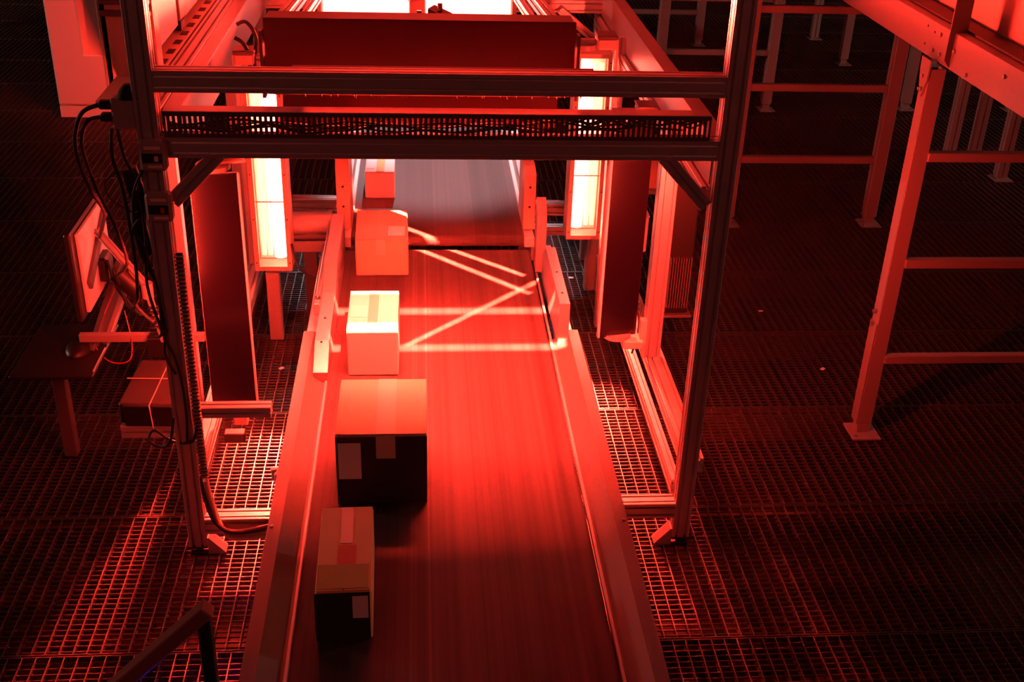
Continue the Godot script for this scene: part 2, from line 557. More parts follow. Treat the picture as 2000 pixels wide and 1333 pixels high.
func light_blocker() -> void:  # unseen plate and skirts added to block stray lamp light
	var t := thing("light_blocker", "flat black roof over the scanner gantry, added above the view to stop stray lamp light", "light_blocker", Vector3(0.09, 2.98, -6.1))
	part("blocker", Sh.new().box(Vector3(0.09, 2.98, -6.1), Vector3(2.9, 0.03, 4.2), 0.004), M.dark_hole, t)
	for x in [-1.35, 1.36]: part("skirt", Sh.new().box(Vector3(x, 2.74, -6.1), Vector3(0.006, 0.45, 4.2), 0.001), M.dark_hole, t)

func near_conveyor() -> void:
	var t := thing("belt_conveyor", "near belt conveyor with sloping steel side guards, carrying three parcels out of the scanner", "conveyor", Vector3(0.1, 0, -3.5))
	var s := Sh.new()
	belt_sheet(s, -0.428, 0.62, 0.56, -1.0, -5.99, 0.05)
	part("belt", s, M.near_belt, t)
	part("slider_bed", Sh.new().box(Vector3(0.096, 0.51, -3.5), Vector3(1.02, 0.02, 4.8), 0.002), M.sheet_steel, t)
	for sg in [-1.0, 1.0]:
		# one folded sheet: skirt under the belt edge, slope, flat flange, outer apron
		var poly := PackedVector2Array([Vector2(0.522, 0.567), Vector2(0.545, 0.567), Vector2(0.612, 0.62), Vector2(0.66, 0.62), Vector2(0.66, 0.38), Vector2(0.655, 0.38), Vector2(0.655, 0.612), Vector2(0.614, 0.612), Vector2(0.545, 0.559), Vector2(0.522, 0.559)])
		var g := Sh.new()
		g.ext(poly, Transform3D(Basis(Vector3(sg, 0, 0), Vector3.UP, Vector3(0, 0, -1)), Vector3(0.1, 0, -0.9)), 4.0)
		part("side_guard", g, M.guard_steel, t)
		# wear strip laid over the edge of the belt
		var e := Sh.new()
		e.box(Vector3(0.1 + sg * 0.529, 0.574, -3.3), Vector3(0.012, 0.009, 4.7), 0.002)
		part("wear_strip", e, M.aluminium, t)
		var b := Sh.new()
		for z in [-1.6, -3.42, -4.36]: bolt(b, Vector3(0.1 + sg * 0.645, 0.62, z), Vector3.UP, 0.006)
		for k in 2:
			part("leg", Sh.new().box(Vector3(0.1 + sg * 0.5, 0.24, [-1.8, -5.2][k]), Vector3(0.06, 0.48, 0.06), 0.004), M.grey_paint, t)
		var sc := Sh.new()
		bolt(sc, Vector3(0.1 + sg * 0.645, 0.62, -3.38), Vector3.UP, 0.007, 0.006)
		part("screw", sc, M.bolt_steel, t)
	part("side_frame", Sh.new().box(Vector3(0.72, 0.5, -5.45), Vector3(0.05, 0.16, 1.15), 0.004), M.sheet_steel, t)
	part("side_frame", Sh.new().box(Vector3(-0.53, 0.5, -5.43), Vector3(0.05, 0.16, 1.2), 0.004), M.sheet_steel, t)
	end_post(t, 0.627, 0.679, 0.56, 0.895, 0.065, -5.70, 0.1, M.sheet_steel, [])
	# raised fences beside the belt: hollow sections with a sloping far end
	for f in [[0.655, 0.705, 0.8, -4.82, -5.62, 0.56], [-0.485, -0.42, 0.8, -4.5, -5.95, 0.56]]:
		var p := PackedVector2Array([Vector2(-f[3], f[5]), Vector2(-f[4], f[5]), Vector2(-f[4], f[2] - 0.10), Vector2(-f[4] - 0.13, f[2]), Vector2(-f[3], f[2])])
		if f[0] < 0: p = PackedVector2Array([Vector2(-f[3], f[5]), Vector2(-f[4], f[5]), Vector2(-f[4], f[2]), Vector2(-f[3] + 0.82, f[2]), Vector2(-f[3] + 0.72, f[2] - 0.05), Vector2(-f[3] + 0.64, f[2] - 0.09), Vector2(-f[3] + 0.16, f[2] - 0.1), Vector2(-f[3], f[2] - 0.18)])
		var g := Sh.new()
		g.ext(p, Transform3D(Basis(Vector3(0, 0, -1), Vector3.UP, Vector3(1, 0, 0)), Vector3(f[0], 0, 0)), f[1] - f[0])
		var fe := part("guide_fence", g, M.sheet_steel, t)
		var hs := Sh.new()
		for z in [f[3] - 0.12, f[3] - 0.36]:
			bolt(hs, Vector3((f[0] + f[1]) * 0.5, f[2] - 0.002 if f[0] > 0 else f[2] - 0.09, z), Vector3.UP, 0.006, 0.004)
		part("screw", hs, M.dark_hole, fe)

func end_post(t: Node3D, x0: float, x1: float, y0: float, y1: float, cap: float, z: float, d: float, m: Material, holes: Array) -> void:
	# upright plate with a sloping cap, closing the end of a guide wall
	var g := Sh.new()
	g.ext(PackedVector2Array([Vector2(-z, y0), Vector2(-z + d, y0), Vector2(-z + d, y1 + cap), Vector2(-z + minf(d, 0.1), y1 + cap), Vector2(-z, y1)]), Transform3D(Basis(Vector3(0, 0, -1), Vector3.UP, Vector3(1, 0, 0)), Vector3(x0, 0, 0)), x1 - x0)
	var e := part("end_post", g, m, t)
	for h in holes:
		var b := Sh.new()
		bolt(b, Vector3((x0 + x1) * 0.5, h, z), Vector3.BACK, 0.007, 0.004)
		part("screw", b, M.dark_hole, e)

func far_conveyor() -> void:
	var t := thing("belt_conveyor", "far belt conveyor with a grey belt that ends in a dark roller under the lamps", "conveyor", Vector3(0.1, 0, -8))
	var s := Sh.new()
	belt_sheet(s, -0.40, 0.60, 0.6, -6.13, -13.0, 0.035)
	part("belt", s, M.far_belt, t)
	part("end_roller", Sh.new().tube([Vector3(-0.44, 0.565, -6.135), Vector3(0.64, 0.565, -6.135)], 0.028, 14), M.dark_paint, t)
	part("slider_bed", Sh.new().box(Vector3(0.1, 0.52, -9.5), Vector3(0.98, 0.03, 6.6), 0.002), M.sheet_steel, t)
	for sg in [-1.0, 1.0]:
		var p := Vector3(0.1 + sg * 0.53, 0, 0)
		part("side_rail", Sh.new().box(Vector3(p.x - sg * 0.005, 0.585, -9.5), Vector3(0.055, 0.06, 6.9), 0.003), M.white_paint, t)
		var f := Sh.new()
		f.ext(PackedVector2Array([Vector2(6.52, 0.61), Vector2(6.52, 0.72), Vector2(13, 0.72), Vector2(13, 0.61)]), Transform3D(Basis(Vector3(0, 0, -1), Vector3.UP, Vector3(1, 0, 0)), Vector3(p.x + sg * 0.005 - 0.03 + sg * 0.015, 0, 0)), 0.06)
		part("guide_fence", f, M.white_paint, t)
		for z in [-6.5, -9.5, -12.5]:
			part("leg", Sh.new().box(Vector3(p.x, 0.275, z), Vector3(0.06, 0.55, 0.06), 0.004), M.grey_paint, t)
		if sg > 0.0: end_post(t, 0.595, 0.662, 0.62, 0.955, 0.02, -6.16, 0.34, M.orange_paint, [0.76, 0.88])
		else: end_post(t, -0.475, -0.40, 0.62, 1.06, 0.0, -6.16, 0.3, M.orange_paint, [0.76, 0.88])
		# bearing plate at the end roller
		var bp := Sh.new().box(Vector3(p.x + sg * 0.015, 0.52, -6.14), Vector3(0.02, 0.12, 0.14), 0.003)
		var pl := part("bearing_plate", bp, M.sheet_steel, t)
		var bb := Sh.new()
		for k in 3: bolt(bb, Vector3(p.x + sg * 0.005, 0.55 - 0.03 * k, -6.10 - 0.03 * k), Vector3(-sg, 0, 0), 0.012, 0.014)
		part("bolt", bb, M.bolt_steel, pl)

# ---------- lamps ----------
func lamp_box(called: String, label: String, x0: float, x1: float, y0: float, y1: float, z: float, flip: float) -> Node3D:
	var t := thing(called, label, "lamp", Vector3((x0 + x1) * 0.5, y0, z), "tall scanner lamps")
	var xc := (x0 + x1) * 0.5
	var w := x1 - x0
	var dp := 0.16
	var rim := 0.026
	var h := Sh.new()
	h.box(Vector3(x0 + 0.004, (y0 + y1) * 0.5, z - dp * 0.5), Vector3(0.008, y1 - y0, dp), 0.001)
	h.box(Vector3(x1 - 0.004, (y0 + y1) * 0.5, z - dp * 0.5), Vector3(0.008, y1 - y0, dp), 0.001)
	h.box(Vector3(xc, y0 + 0.004, z - dp * 0.5), Vector3(w - 0.016, 0.008, dp), 0.001)
	h.box(Vector3(xc, y1 - 0.004, z - dp * 0.5), Vector3(w - 0.016, 0.008, dp), 0.001)
	h.box(Vector3(xc, (y0 + y1) * 0.5, z - dp), Vector3(w, y1 - y0, 0.008), 0.001)
	part("housing", h, M.orange_paint, t)
	var b := Sh.new()
	for sg in [-1.0, 1.0]:
		b.box(Vector3(xc + sg * (w * 0.5 - rim * 0.5), (y0 + y1) * 0.5, z + 0.003), Vector3(rim, y1 - y0, 0.006), 0.001)
		b.box(Vector3(xc, (y0 + y1) * 0.5 + sg * ((y1 - y0) * 0.5 - rim * 0.5), z + 0.003), Vector3(w - 2 * rim, rim, 0.006), 0.001)
	var bz := part("bezel", b, M.orange_paint, t)
	var sc := Sh.new()
	for k in 5:
		for sg in [-1.0, 1.0]:
			bolt(sc, Vector3(xc + sg * (w * 0.5 - 0.011), lerpf(y0 + 0.05, y1 - 0.05, k / 4.0), z + 0.006), Vector3.BACK, 0.004, 0.003)
	part("screw", sc, M.dark_hole, bz)
	part("reflector", Sh.new().box(Vector3(xc, (y0 + y1) * 0.5, z - dp + 0.012), Vector3(w - 0.03, y1 - y0 - 0.03, 0.006), 0.001), M.lamp_reflector, t)
	# one broad bright tube, two thinner amber tubes beside it
	part("bright_tube", Sh.new().tube([Vector3(xc + flip * 0.036, y0 + 0.06, z - 0.07), Vector3(xc + flip * 0.036, y1 - 0.06, z - 0.07)], 0.034, 12), M.lamp_white, t)
	for k in 2:
		part("amber_tube", Sh.new().tube([Vector3(xc - flip * (0.022 + 0.034 * k), y0 + 0.07, z - 0.07), Vector3(xc - flip * (0.022 + 0.034 * k), y1 - 0.07, z - 0.07)], 0.013, 10), M.lamp_amber, t)
	var ym := lerpf(y0, y1, 0.36)
	part("glass_pane", Sh.new().box(Vector3(xc, (y0 + rim + ym) * 0.5, z - 0.004), Vector3(w - 2 * rim, ym - y0 - rim - 0.004, 0.003), 0.0), M.clear_glass, t)
	part("glass_pane", Sh.new().box(Vector3(xc, (y1 - rim + ym) * 0.5, z - 0.004), Vector3(w - 2 * rim, y1 - rim - ym - 0.004, 0.003), 0.0), M.clear_glass, t)
	part("glazing_bar", Sh.new().box(Vector3(xc, ym, z - 0.004), Vector3(w - 2 * rim, 0.006, 0.006), 0.001), M.orange_paint, t)
	spot("scan_light", Vector3(xc, 0.75, z + 0.03), Vector3(xc * 0.97, 0.02, z + 2.0), 18.5, 0.05, RED, 90.0, t, 0.3)
	return t

func lamps() -> void:
	var a := lamp_box("scanner_lamp", "tall glowing lamp box beside the belt on the workstation side", -0.928, -0.722, 0.455, 1.6, -5.95, 1.0)
	part("stand", Sh.new().box(Vector3(-0.84, 0.215, -6.0), Vector3(0.075, 0.43, 0.06), 0.003), M.sheet_steel, a)
	var b := lamp_box("scanner_lamp", "tall glowing lamp box beside the belt on the overhead conveyor side", 0.884, 1.092, 0.455, 1.59, -6.4, -1.0)
	part("stand", Sh.new().profile(Vector3(1.085, 0.02, -6.62), Vector3(1.085, 0.9, -6.62), PW, PW), M.aluminium, b)
	# the wide overhead panel, tilted towards the belt
	var t := thing("panel_lamp", "wide white glowing panel lamp hung over the belt behind the dark hood", "lamp", Vector3(0, 1.735, -6.5))
	var bs := Basis(Vector3.RIGHT, -0.2)
	var o := Vector3(-0.01, 1.735, -6.5)
	var W := 1.107
	var Hh := 0.55
	part("housing", Sh.new().box(o + bs * Vector3(0, Hh * 0.5, -0.07), Vector3(W, Hh, 0.1), 0.004, bs), M.orange_paint, t)
	var f := Sh.new()
	for sg in [-1.0, 1.0]:
		f.box(o + bs * Vector3(sg * (W * 0.5 - 0.012), Hh * 0.5, -0.005), Vector3(0.024, Hh, 0.03), 0.002, bs)
		f.box(o + bs * Vector3(0, Hh * 0.5 + sg * (Hh * 0.5 - 0.012), -0.005), Vector3(W - 0.048, 0.024, 0.03), 0.002, bs)
	var fr := part("bezel", f, M.orange_paint, t)
	var sc := Sh.new()
	for k in 9: bolt(sc, o + bs * Vector3(-0.48 + 0.12 * k, 0.012, 0.01), bs * Vector3.BACK, 0.003, 0.003)
	part("screw", sc, M.dark_hole, fr)
	for sg in [-1.0, 1.0]:
		part("light_panel", Sh.new().box(o + bs * Vector3(sg * 0.285, Hh * 0.5, -0.014), Vector3(0.475, Hh - 0.055, 0.006), 0.0, bs), M.lamp_panel, t)
	part("divider", Sh.new().box(o + bs * Vector3(0, Hh * 0.5, -0.012), Vector3(0.085, Hh - 0.05, 0.012), 0.002, bs), M.orange_paint, t)
	part("sensor", Sh.new().tube([o + bs * Vector3(-0.035, 0.13, 0.0), o + bs * Vector3(-0.035, 0.13, 0.03), o + bs * Vector3(-0.035, 0.13, 0.05)], 0.028, 14, 0.018), M.red_plastic, t)
	area("panel_light", o + bs * Vector3(0, Hh * 0.5, 0.03), o + bs * Vector3(0, Hh * 0.5 + 3.0, 1.0), W * 0.9, Hh * 0.9, RED, 430.0, t)

	# unseen fill lamp added behind the gantry to light the cabinet
	var rp := Vector3(-0.98, 0.75, -7.2)
	var rl := thing("rear_fill_lamp", "small round fill lamp added on the back of the gantry, shining down the cabinet aisle", "lamp", rp)
	part("housing", Sh.new().tube([rp + Vector3(0, 0, 0.06), rp, rp + Vector3(-0.01, 0, -0.01)], 0.05, 16), M.dark_paint, rl)
	part("lens", Sh.new().tube([rp + Vector3(-0.01, 0, -0.008), rp + Vector3(-0.012, 0, -0.016)], 0.042, 16), M.hood_lamp_glow, rl)
	spot("rear_fill_light", rp + Vector3(-0.02, 0, -0.03), Vector3(-2.85, 0.6, -10.2), 15.0, 0.05, RED, 8.0, rl, 0.6)

	# hidden fill strips added on the backs of the two front posts
	for k in 2:
		var x := -0.985 if k == 0 else 1.158
		var pp := Vector3(x, 1.3, FZ - PW * 0.5 - 0.012)
		var pl := thing("post_fill_lamp", ["slim upright fill lamp added on the back of the gantry post that carries the switch units", "slim upright fill lamp added on the back of the gantry post nearest the overhead conveyor"][k], "lamp", pp, "added fill lamps behind the front posts")
		part("housing", Sh.new().box(pp, Vector3(0.03, 0.7, 0.02), 0.003), M.dark_paint, pl)
		part("lens", Sh.new().box(pp + Vector3(0, 0, -0.011), Vector3(0.022, 0.66, 0.004), 0.001), M.hood_lamp_glow, pl)
		area("post_fill_light", pp + Vector3(0, 0, -0.016), pp + Vector3(0, 0, -1.016), 0.02, 0.64, RED, [3.5, 6.0][k], pl)

func hood() -> void:
	# dark box with its lamp facing down, and the dark plate behind it
	var t := thing("lamp_hood", "wide dark hood plate hung behind the upper gantry beam", "hood", Vector3(0, 2.0, -4.45))
	part("front_plate", Sh.new().box(Vector3(0.008, 2.052, -4.46), Vector3(1.2, 0.296, 0.012), 0.003), M.smoked_acrylic, t)
	part("rear_shield", Sh.new().box(Vector3(0.008, 1.95, -4.605), Vector3(1.19, 0.18, 0.008), 0.002), M.hood_paint, t)  # hidden plate added to cut the hood light going up the line
	part("top_plate", Sh.new().box(Vector3(0.008, 2.19, -4.53), Vector3(1.19, 0.01, 0.14), 0.002), M.hood_paint, t)
	for sg in [-1.0, 1.0]:
		var e := Sh.new()
		e.ext(PackedVector2Array([Vector2(0, 0), Vector2(0.14, 0), Vector2(0.14, 0.19), Vector2(0.05, 0.26), Vector2(0, 0.26)]), Transform3D(Basis(Vector3(0, 0, -1), Vector3.UP, Vector3(1, 0, 0)), Vector3(0.008 + sg * 0.615 - 0.006, 1.887, -4.46)), 0.012)
		part("end_plate", e, M.hood_paint, t)
	for k in 12:  # unseen fins added to cut light spilling sideways from the hood
		part("added_louvre", Sh.new().box(Vector3(-0.55 + 0.1 * k, 1.955, -4.532), Vector3(0.004, 0.13, 0.135), 0.0), M.hood_paint, t)
	part("lamp_strip", Sh.new().box(Vector3(0.008, 2.024, -4.53), Vector3(1.1, 0.012, 0.06), 0.002), M.hood_lamp_glow, t)
	area("hood_light", Vector3(0.05, 2.01, -4.53), Vector3(0.05, 0.56, -4.5), 1.05, 0.06, RED, 90.0, t)
	var q := thing("strip_fill_lamp", "slim fill lamp strip added behind the upper gantry beam, facing up the line", "lamp", Vector3(0.09, 2.05, -4.12))  # hidden lamp added to light parcel fronts and the rear parts
	var qb := Basis.looking_at(Vector3(0, -0.5, -0.86), Vector3.UP)
	var qo := Vector3(0.09, 2.055, -4.125)
	part("housing", Sh.new().box(qo + qb * Vector3(0, 0, 0.012), Vector3(1.1, 0.045, 0.016), 0.003, qb), M.sheet_steel, q)
	part("lens", Sh.new().box(qo + qb * Vector3(0, 0, 0.001), Vector3(1.02, 0.03, 0.004), 0.001, qb), M.hood_lamp_glow, q)
	part("visor", Sh.new().box(Vector3(0.09, 2.062, -4.17), Vector3(1.1, 0.066, 0.003), 0.0), M.dark_paint, q)
	part("visor_top", Sh.new().box(Vector3(0.09, 2.095, -4.135), Vector3(1.1, 0.003, 0.07), 0.0), M.dark_paint, q)
	for k in 18:  # unseen fins added to narrow the strip light sideways
		part("added_louvre", Sh.new().box(qo + qb * Vector3(-0.51 + 0.06 * k, -0.005, -0.045), Vector3(0.002, 0.07, 0.08), 0.0, qb), M.dark_hole, q)
	area("strip_fill_light", qo + qb * Vector3(0, 0, -0.006), qo + qb * Vector3(0, 0, -1), 1.0, 0.012, RED, 44.0, q)
	var p := thing("baffle_plate", "dark red lit baffle plate seen between the two gantry beams", "plate", Vector3(0, 1.6, -5.1))
	part("plate", Sh.new().box(Vector3(0.007, 1.77, -5.1), Vector3(1.235, 0.38, 0.01), 0.003, Basis(Vector3.RIGHT, -0.25)), M.smoked_acrylic, p)
	for sg in [-1.0, 1.0]:
		var h := Sh.new().box(Vector3(0.007 + sg * 0.65, 1.8, -5.06), Vector3(0.05, 0.1, 0.06), 0.005)
		h.tube([Vector3(0.007 + sg * 0.6, 1.78, -5.06), Vector3(0.007 + sg * 0.7, 1.78, -5.06)], 0.018, 10)
		part("pivot", h, M.sheet_steel, p)

func mirrors() -> void:
	for k in 2:
		var left := k == 0
		var t := thing("mirror_plate", ["tall dark glass plate hung inside the gantry on the workstation side", "tall dark glass plate hung inside the gantry on the overhead conveyor side"][k], "mirror", Vector3(-0.83, 0.4, -4.45) if left else Vector3(0.965, 0.58, -4.9), "dark plates beside the belt")
		var xc := -0.835 if left else 0.962
		var w := 0.188
		var y0 := 0.42 if left else 0.575
		var y1 := 1.57 if left else 1.66
		var z := -4.46 if left else -4.92
		var bs := Basis(Vector3.UP, 0.12 if left else 0.2)
		var c := Vector3(xc, (y0 + y1) * 0.5, z)
		part("glass", Sh.new().box(c, Vector3(w, y1 - y0, 0.012), 0.002, bs), M.dark_glass, t)
		part("backing", Sh.new().box(c + bs * Vector3(0, 0, -0.012), Vector3(w + 0.006, y1 - y0 + 0.006, 0.01), 0.001, bs), M.aluminium, t)
		var rx := 1.0 if left else -1.0
		part("edge_trim", Sh.new().box(c + bs * Vector3(rx * (w * 0.5 + 0.005), 0, -0.003), Vector3(0.01, y1 - y0, 0.022), 0.002, bs), M.white_paint, t)
		# swivel mount: disc, plate, block
		var yb := y1 + 0.02 if left else y0 - 0.01
		var d := Sh.new()
		d.tube([c + Vector3(0.0, yb - c.y, -0.02), c + Vector3(0.0, yb - c.y + 0.018, -0.02)], 0.07, 20)
		part("swivel_disc", d, M.sheet_steel, t)
		part("mount_plate", Sh.new().box(Vector3(xc + (0.04 if left else 0.03), yb + (0.024 if left else -0.012), z - 0.06), Vector3(0.16, 0.012, 0.1), 0.003, Basis(Vector3.UP, 0.3)), M.cream_paint, t)
		var mb := Sh.new()
		if left: mb.box(Vector3(xc - 0.03, yb + 0.06, z - 0.1), Vector3(0.2, 0.05, 0.12), 0.006)
		else: mb.box(Vector3(xc + 0.075, yb - 0.02, z + 0.01), Vector3(0.1, 0.045, 0.08), 0.006)
		part("mount_block", mb, M.cream_paint, t)
		if not left:
			part("mount_bracket", Sh.new().ext(PackedVector2Array([Vector2(0, 0), Vector2(0.02, -0.11), Vector2(0.03, -0.11), Vector2(0.03, 0.1), Vector2(0, 0.1)]), Transform3D(Basis(Vector3.RIGHT, Vector3.UP, Vector3.BACK), Vector3(1.07, 0.57, -4.93)), 0.04), M.cream_paint, t)
		else:
			part("mount_bracket", Sh.new().box(Vector3(xc + 0.03, 0.44, z + 0.04), Vector3(0.06, 0.06, 0.05), 0.004), M.cream_paint, t)
			part("foot_block", Sh.new().box(Vector3(xc + 0.0, 0.36, z + 0.07), Vector3(0.09, 0.05, 0.05), 0.004), M.black_plastic, t)

# ---------- parcels ----------
func parcel(label: String, a: Vector3, b: Vector3, m: Material, turn := 0.0) -> Node3D:
	# a, b: lower near and upper far corners
	var t := thing("parcel", label, "parcel", Vector3((a.x + b.x) * 0.5, a.y, (a.z + b.z) * 0.5), "parcels on the belts")
	var c := (a + b) * 0.5 + Vector3(0, 0.001, 0)
	var s := Vector3(absf(b.x - a.x), b.y - a.y, absf(b.z - a.z))
	var bs := Basis(Vector3.UP, turn)
	part("carton", Sh.new().box(c + Vector3(0, -0.002, 0), s - Vector3(0, 0.004, 0), 0.006, bs), m, t)
	for sg in [-1.0, 1.0]:
		part("flap", Sh.new().box(c + bs * Vector3(sg * s.x * 0.25, s.y * 0.5 - 0.0005, 0), Vector3(s.x * 0.5 - 0.004, 0.003, s.z - 0.006), 0.001, bs), m, t)
	return t

func parcels() -> void:
	var t := parcel("pale parcel farthest up the line with a yellow printed strip on top", Vector3(-0.339, 0.6, -6.7), Vector3(-0.158, 0.77, -7.05), M.white_card)
	part("printed_strip", Sh.new().box(Vector3(-0.245, 0.7725, -6.87), Vector3(0.05, 0.002, 0.33), 0.0), M.yellow_print, t, "yellow printed strip")
	part("paper_label", Sh.new().box(Vector3(-0.303, 0.7725, -6.86), Vector3(0.05, 0.002, 0.2), 0.0), M.paper, t, "white paper label")
	t = parcel("brown parcel crossing the gap between the two belts", Vector3(-0.352, 0.56, -5.65), Vector3(-0.07, 0.776, -6.06), M.cardboard, 0.02)
	part("tape_strip", Sh.new().box(Vector3(-0.211, 0.778, -5.855), Vector3(0.05, 0.0025, 0.405), 0.0, Basis(Vector3.UP, 0.02)), M.tape, t)
	part("tape_end", Sh.new().box(Vector3(-0.213, 0.73, -5.648), Vector3(0.05, 0.09, 0.003), 0.0, Basis(Vector3.UP, 0.02)), M.tape, t)
	part("paper_label", Sh.new().box(Vector3(-0.13, 0.778, -5.76), Vector3(0.09, 0.002, 0.13), 0.0), M.paper, t)
	t = parcel("white parcel lit brightest, under the crossing light lines", Vector3(-0.335, 0.56, -4.57), Vector3(-0.104, 0.804, -4.958), M.white_card)
	part("tape_strip", Sh.new().box(Vector3(-0.22, 0.806, -4.764), Vector3(0.045, 0.0025, 0.38), 0.0), M.tape, t)
	part("paper_label", Sh.new().box(Vector3(-0.285, 0.806, -4.74), Vector3(0.08, 0.002, 0.12), 0.0), M.paper, t)
	t = parcel("large brown parcel with a broad tape strip and a dark shaded front", Vector3(-0.322, 0.56, -3.59), Vector3(0.02, 0.873, -4.0), M.cardboard)
	part("tape_strip", Sh.new().box(Vector3(-0.135, 0.875, -3.795), Vector3(0.072, 0.0025, 0.405), 0.0), M.tape, t)
	part("tape_end", Sh.new().box(Vector3(-0.135, 0.82, -3.588), Vector3(0.072, 0.1, 0.003), 0.0), M.tape, t)
	part("print_shade_panel", Sh.new().box(Vector3(-0.151, 0.715, -3.5885), Vector3(0.338, 0.3, 0.002), 0.0), M.painted_shade, t, "shade painted over the front")  # dark sheet standing in for the shade on this parcel front
	part("paper_label", Sh.new().box(Vector3(-0.27, 0.76, -3.587), Vector3(0.085, 0.16, 0.003), 0.0), M.paper, t)
	t = parcel("narrow parcel with green and red print nearest the viewer", Vector3(-0.347, 0.56, -2.85), Vector3(-0.168, 0.764, -3.296), M.cardboard_dark, 0.02)
	part("print_shade_panel", Sh.new().box(Vector3(-0.2575, 0.66, -2.849), Vector3(0.176, 0.195, 0.003), 0.0, Basis(Vector3.UP, 0.02)), M.dark_green_print, t, "dark green printed panel")
	part("print_shade_panel", Sh.new().box(Vector3(-0.2575, 0.7665, -2.92), Vector3(0.165, 0.002, 0.12), 0.0, Basis(Vector3.UP, 0.02)), M.green_print, t, "green printed end of the top")
	part("print_shade_panel", Sh.new().box(Vector3(-0.25, 0.7665, -3.03), Vector3(0.06, 0.002, 0.1), 0.0, Basis(Vector3.UP, 0.02)), M.red_print, t, "red printed patch")
	part("paper_label", Sh.new().box(Vector3(-0.2, 0.7, -2.8485), Vector3(0.05, 0.09, 0.003), 0.0, Basis(Vector3.UP, 0.02)), M.paper, t)
	part("tape_strip", Sh.new().box(Vector3(-0.2575, 0.7665, -3.19), Vector3(0.04, 0.0025, 0.2), 0.0, Basis(Vector3.UP, 0.02)), M.tape, t)

# ---------- perforated cable tray and its cables ----------
func tray() -> void:
	var t := thing("cable_tray", "long perforated steel cable tray lying on the lower gantry beam", "tray", Vector3(0.09, 1.88, -4.05))
	var x0 := -0.905
	var x1 := 1.062
	var y0 := 1.878
	var y1 := 1.968
	var s := Sh.new()
	var cnt := 104
	var pitch := (x1 - x0) / cnt
	var hy0 := y0 + 0.012
	var hy1 := y1 - 0.014
	for face in [-4.0, -4.002]:
		var nn := Vector3(0, 0, 1.0 if face == -4.0 else -1.0)
		for k in cnt:
			var a := x0 + k * pitch
			var b := a + pitch * 0.3
			var c := a + pitch * 0.7
			var d := a + pitch
			for q in [[a, b, hy0, hy1], [c, d, hy0, hy1], [a, b, y0, hy0], [b, c, y0, hy0], [c, d, y0, hy0], [a, b, hy1, y1], [b, c, hy1, y1], [c, d, hy1, y1]]:
				s.quad(Vector3(q[0], q[2], face), Vector3(q[1], q[2], face), Vector3(q[1], q[3], face), Vector3(q[0], q[3], face), nn)
	part("perforated_front", s, M.dark_paint, t)
	part("lid", Sh.new().box(Vector3((x0 + x1) * 0.5, y1 + 0.002, -4.035), Vector3(x1 - x0, 0.004, 0.07), 0.001), M.sheet_steel, t)
	part("tray_floor", Sh.new().box(Vector3((x0 + x1) * 0.5, y0 - 0.0005, -4.035), Vector3(x1 - x0, 0.003, 0.07), 0.001), M.dark_paint, t)
	part("end_plate", Sh.new().box(Vector3(x1 + 0.001, (y0 + y1) * 0.5, -4.03), Vector3(0.003, y1 - y0, 0.06), 0.001), M.dark_paint, t)
	var rng := RandomNumberGenerator.new()
	rng.seed = 5
	var cb := thing("cable_bundle", "bundle of thin cables glinting inside the perforated cable tray", "cables", Vector3(0.09, 1.885, -4.05))
	for k in 9:
		var p := []
		var xa := x0 + 0.01 if k < 5 else lerpf(0.35, 0.6, rng.randf())
		var xb := lerpf(-0.5, 1.0, rng.randf()) if k < 5 else x1 - 0.01
		var n := 22
		for i in n:
			p.append(Vector3(lerpf(xa, xb, i / (n - 1.0)), y0 + 0.014 + 0.006 * k + 0.008 * sin(i * 1.3 + k), -4.05 + 0.016 * sin(i * 0.9 + k * 2.1)))
		part("cable", Sh.new().tube(Sh.spline(p, 3), 0.0042, 6), M.grey_plastic if k % 2 else M.black_rubber, cb)

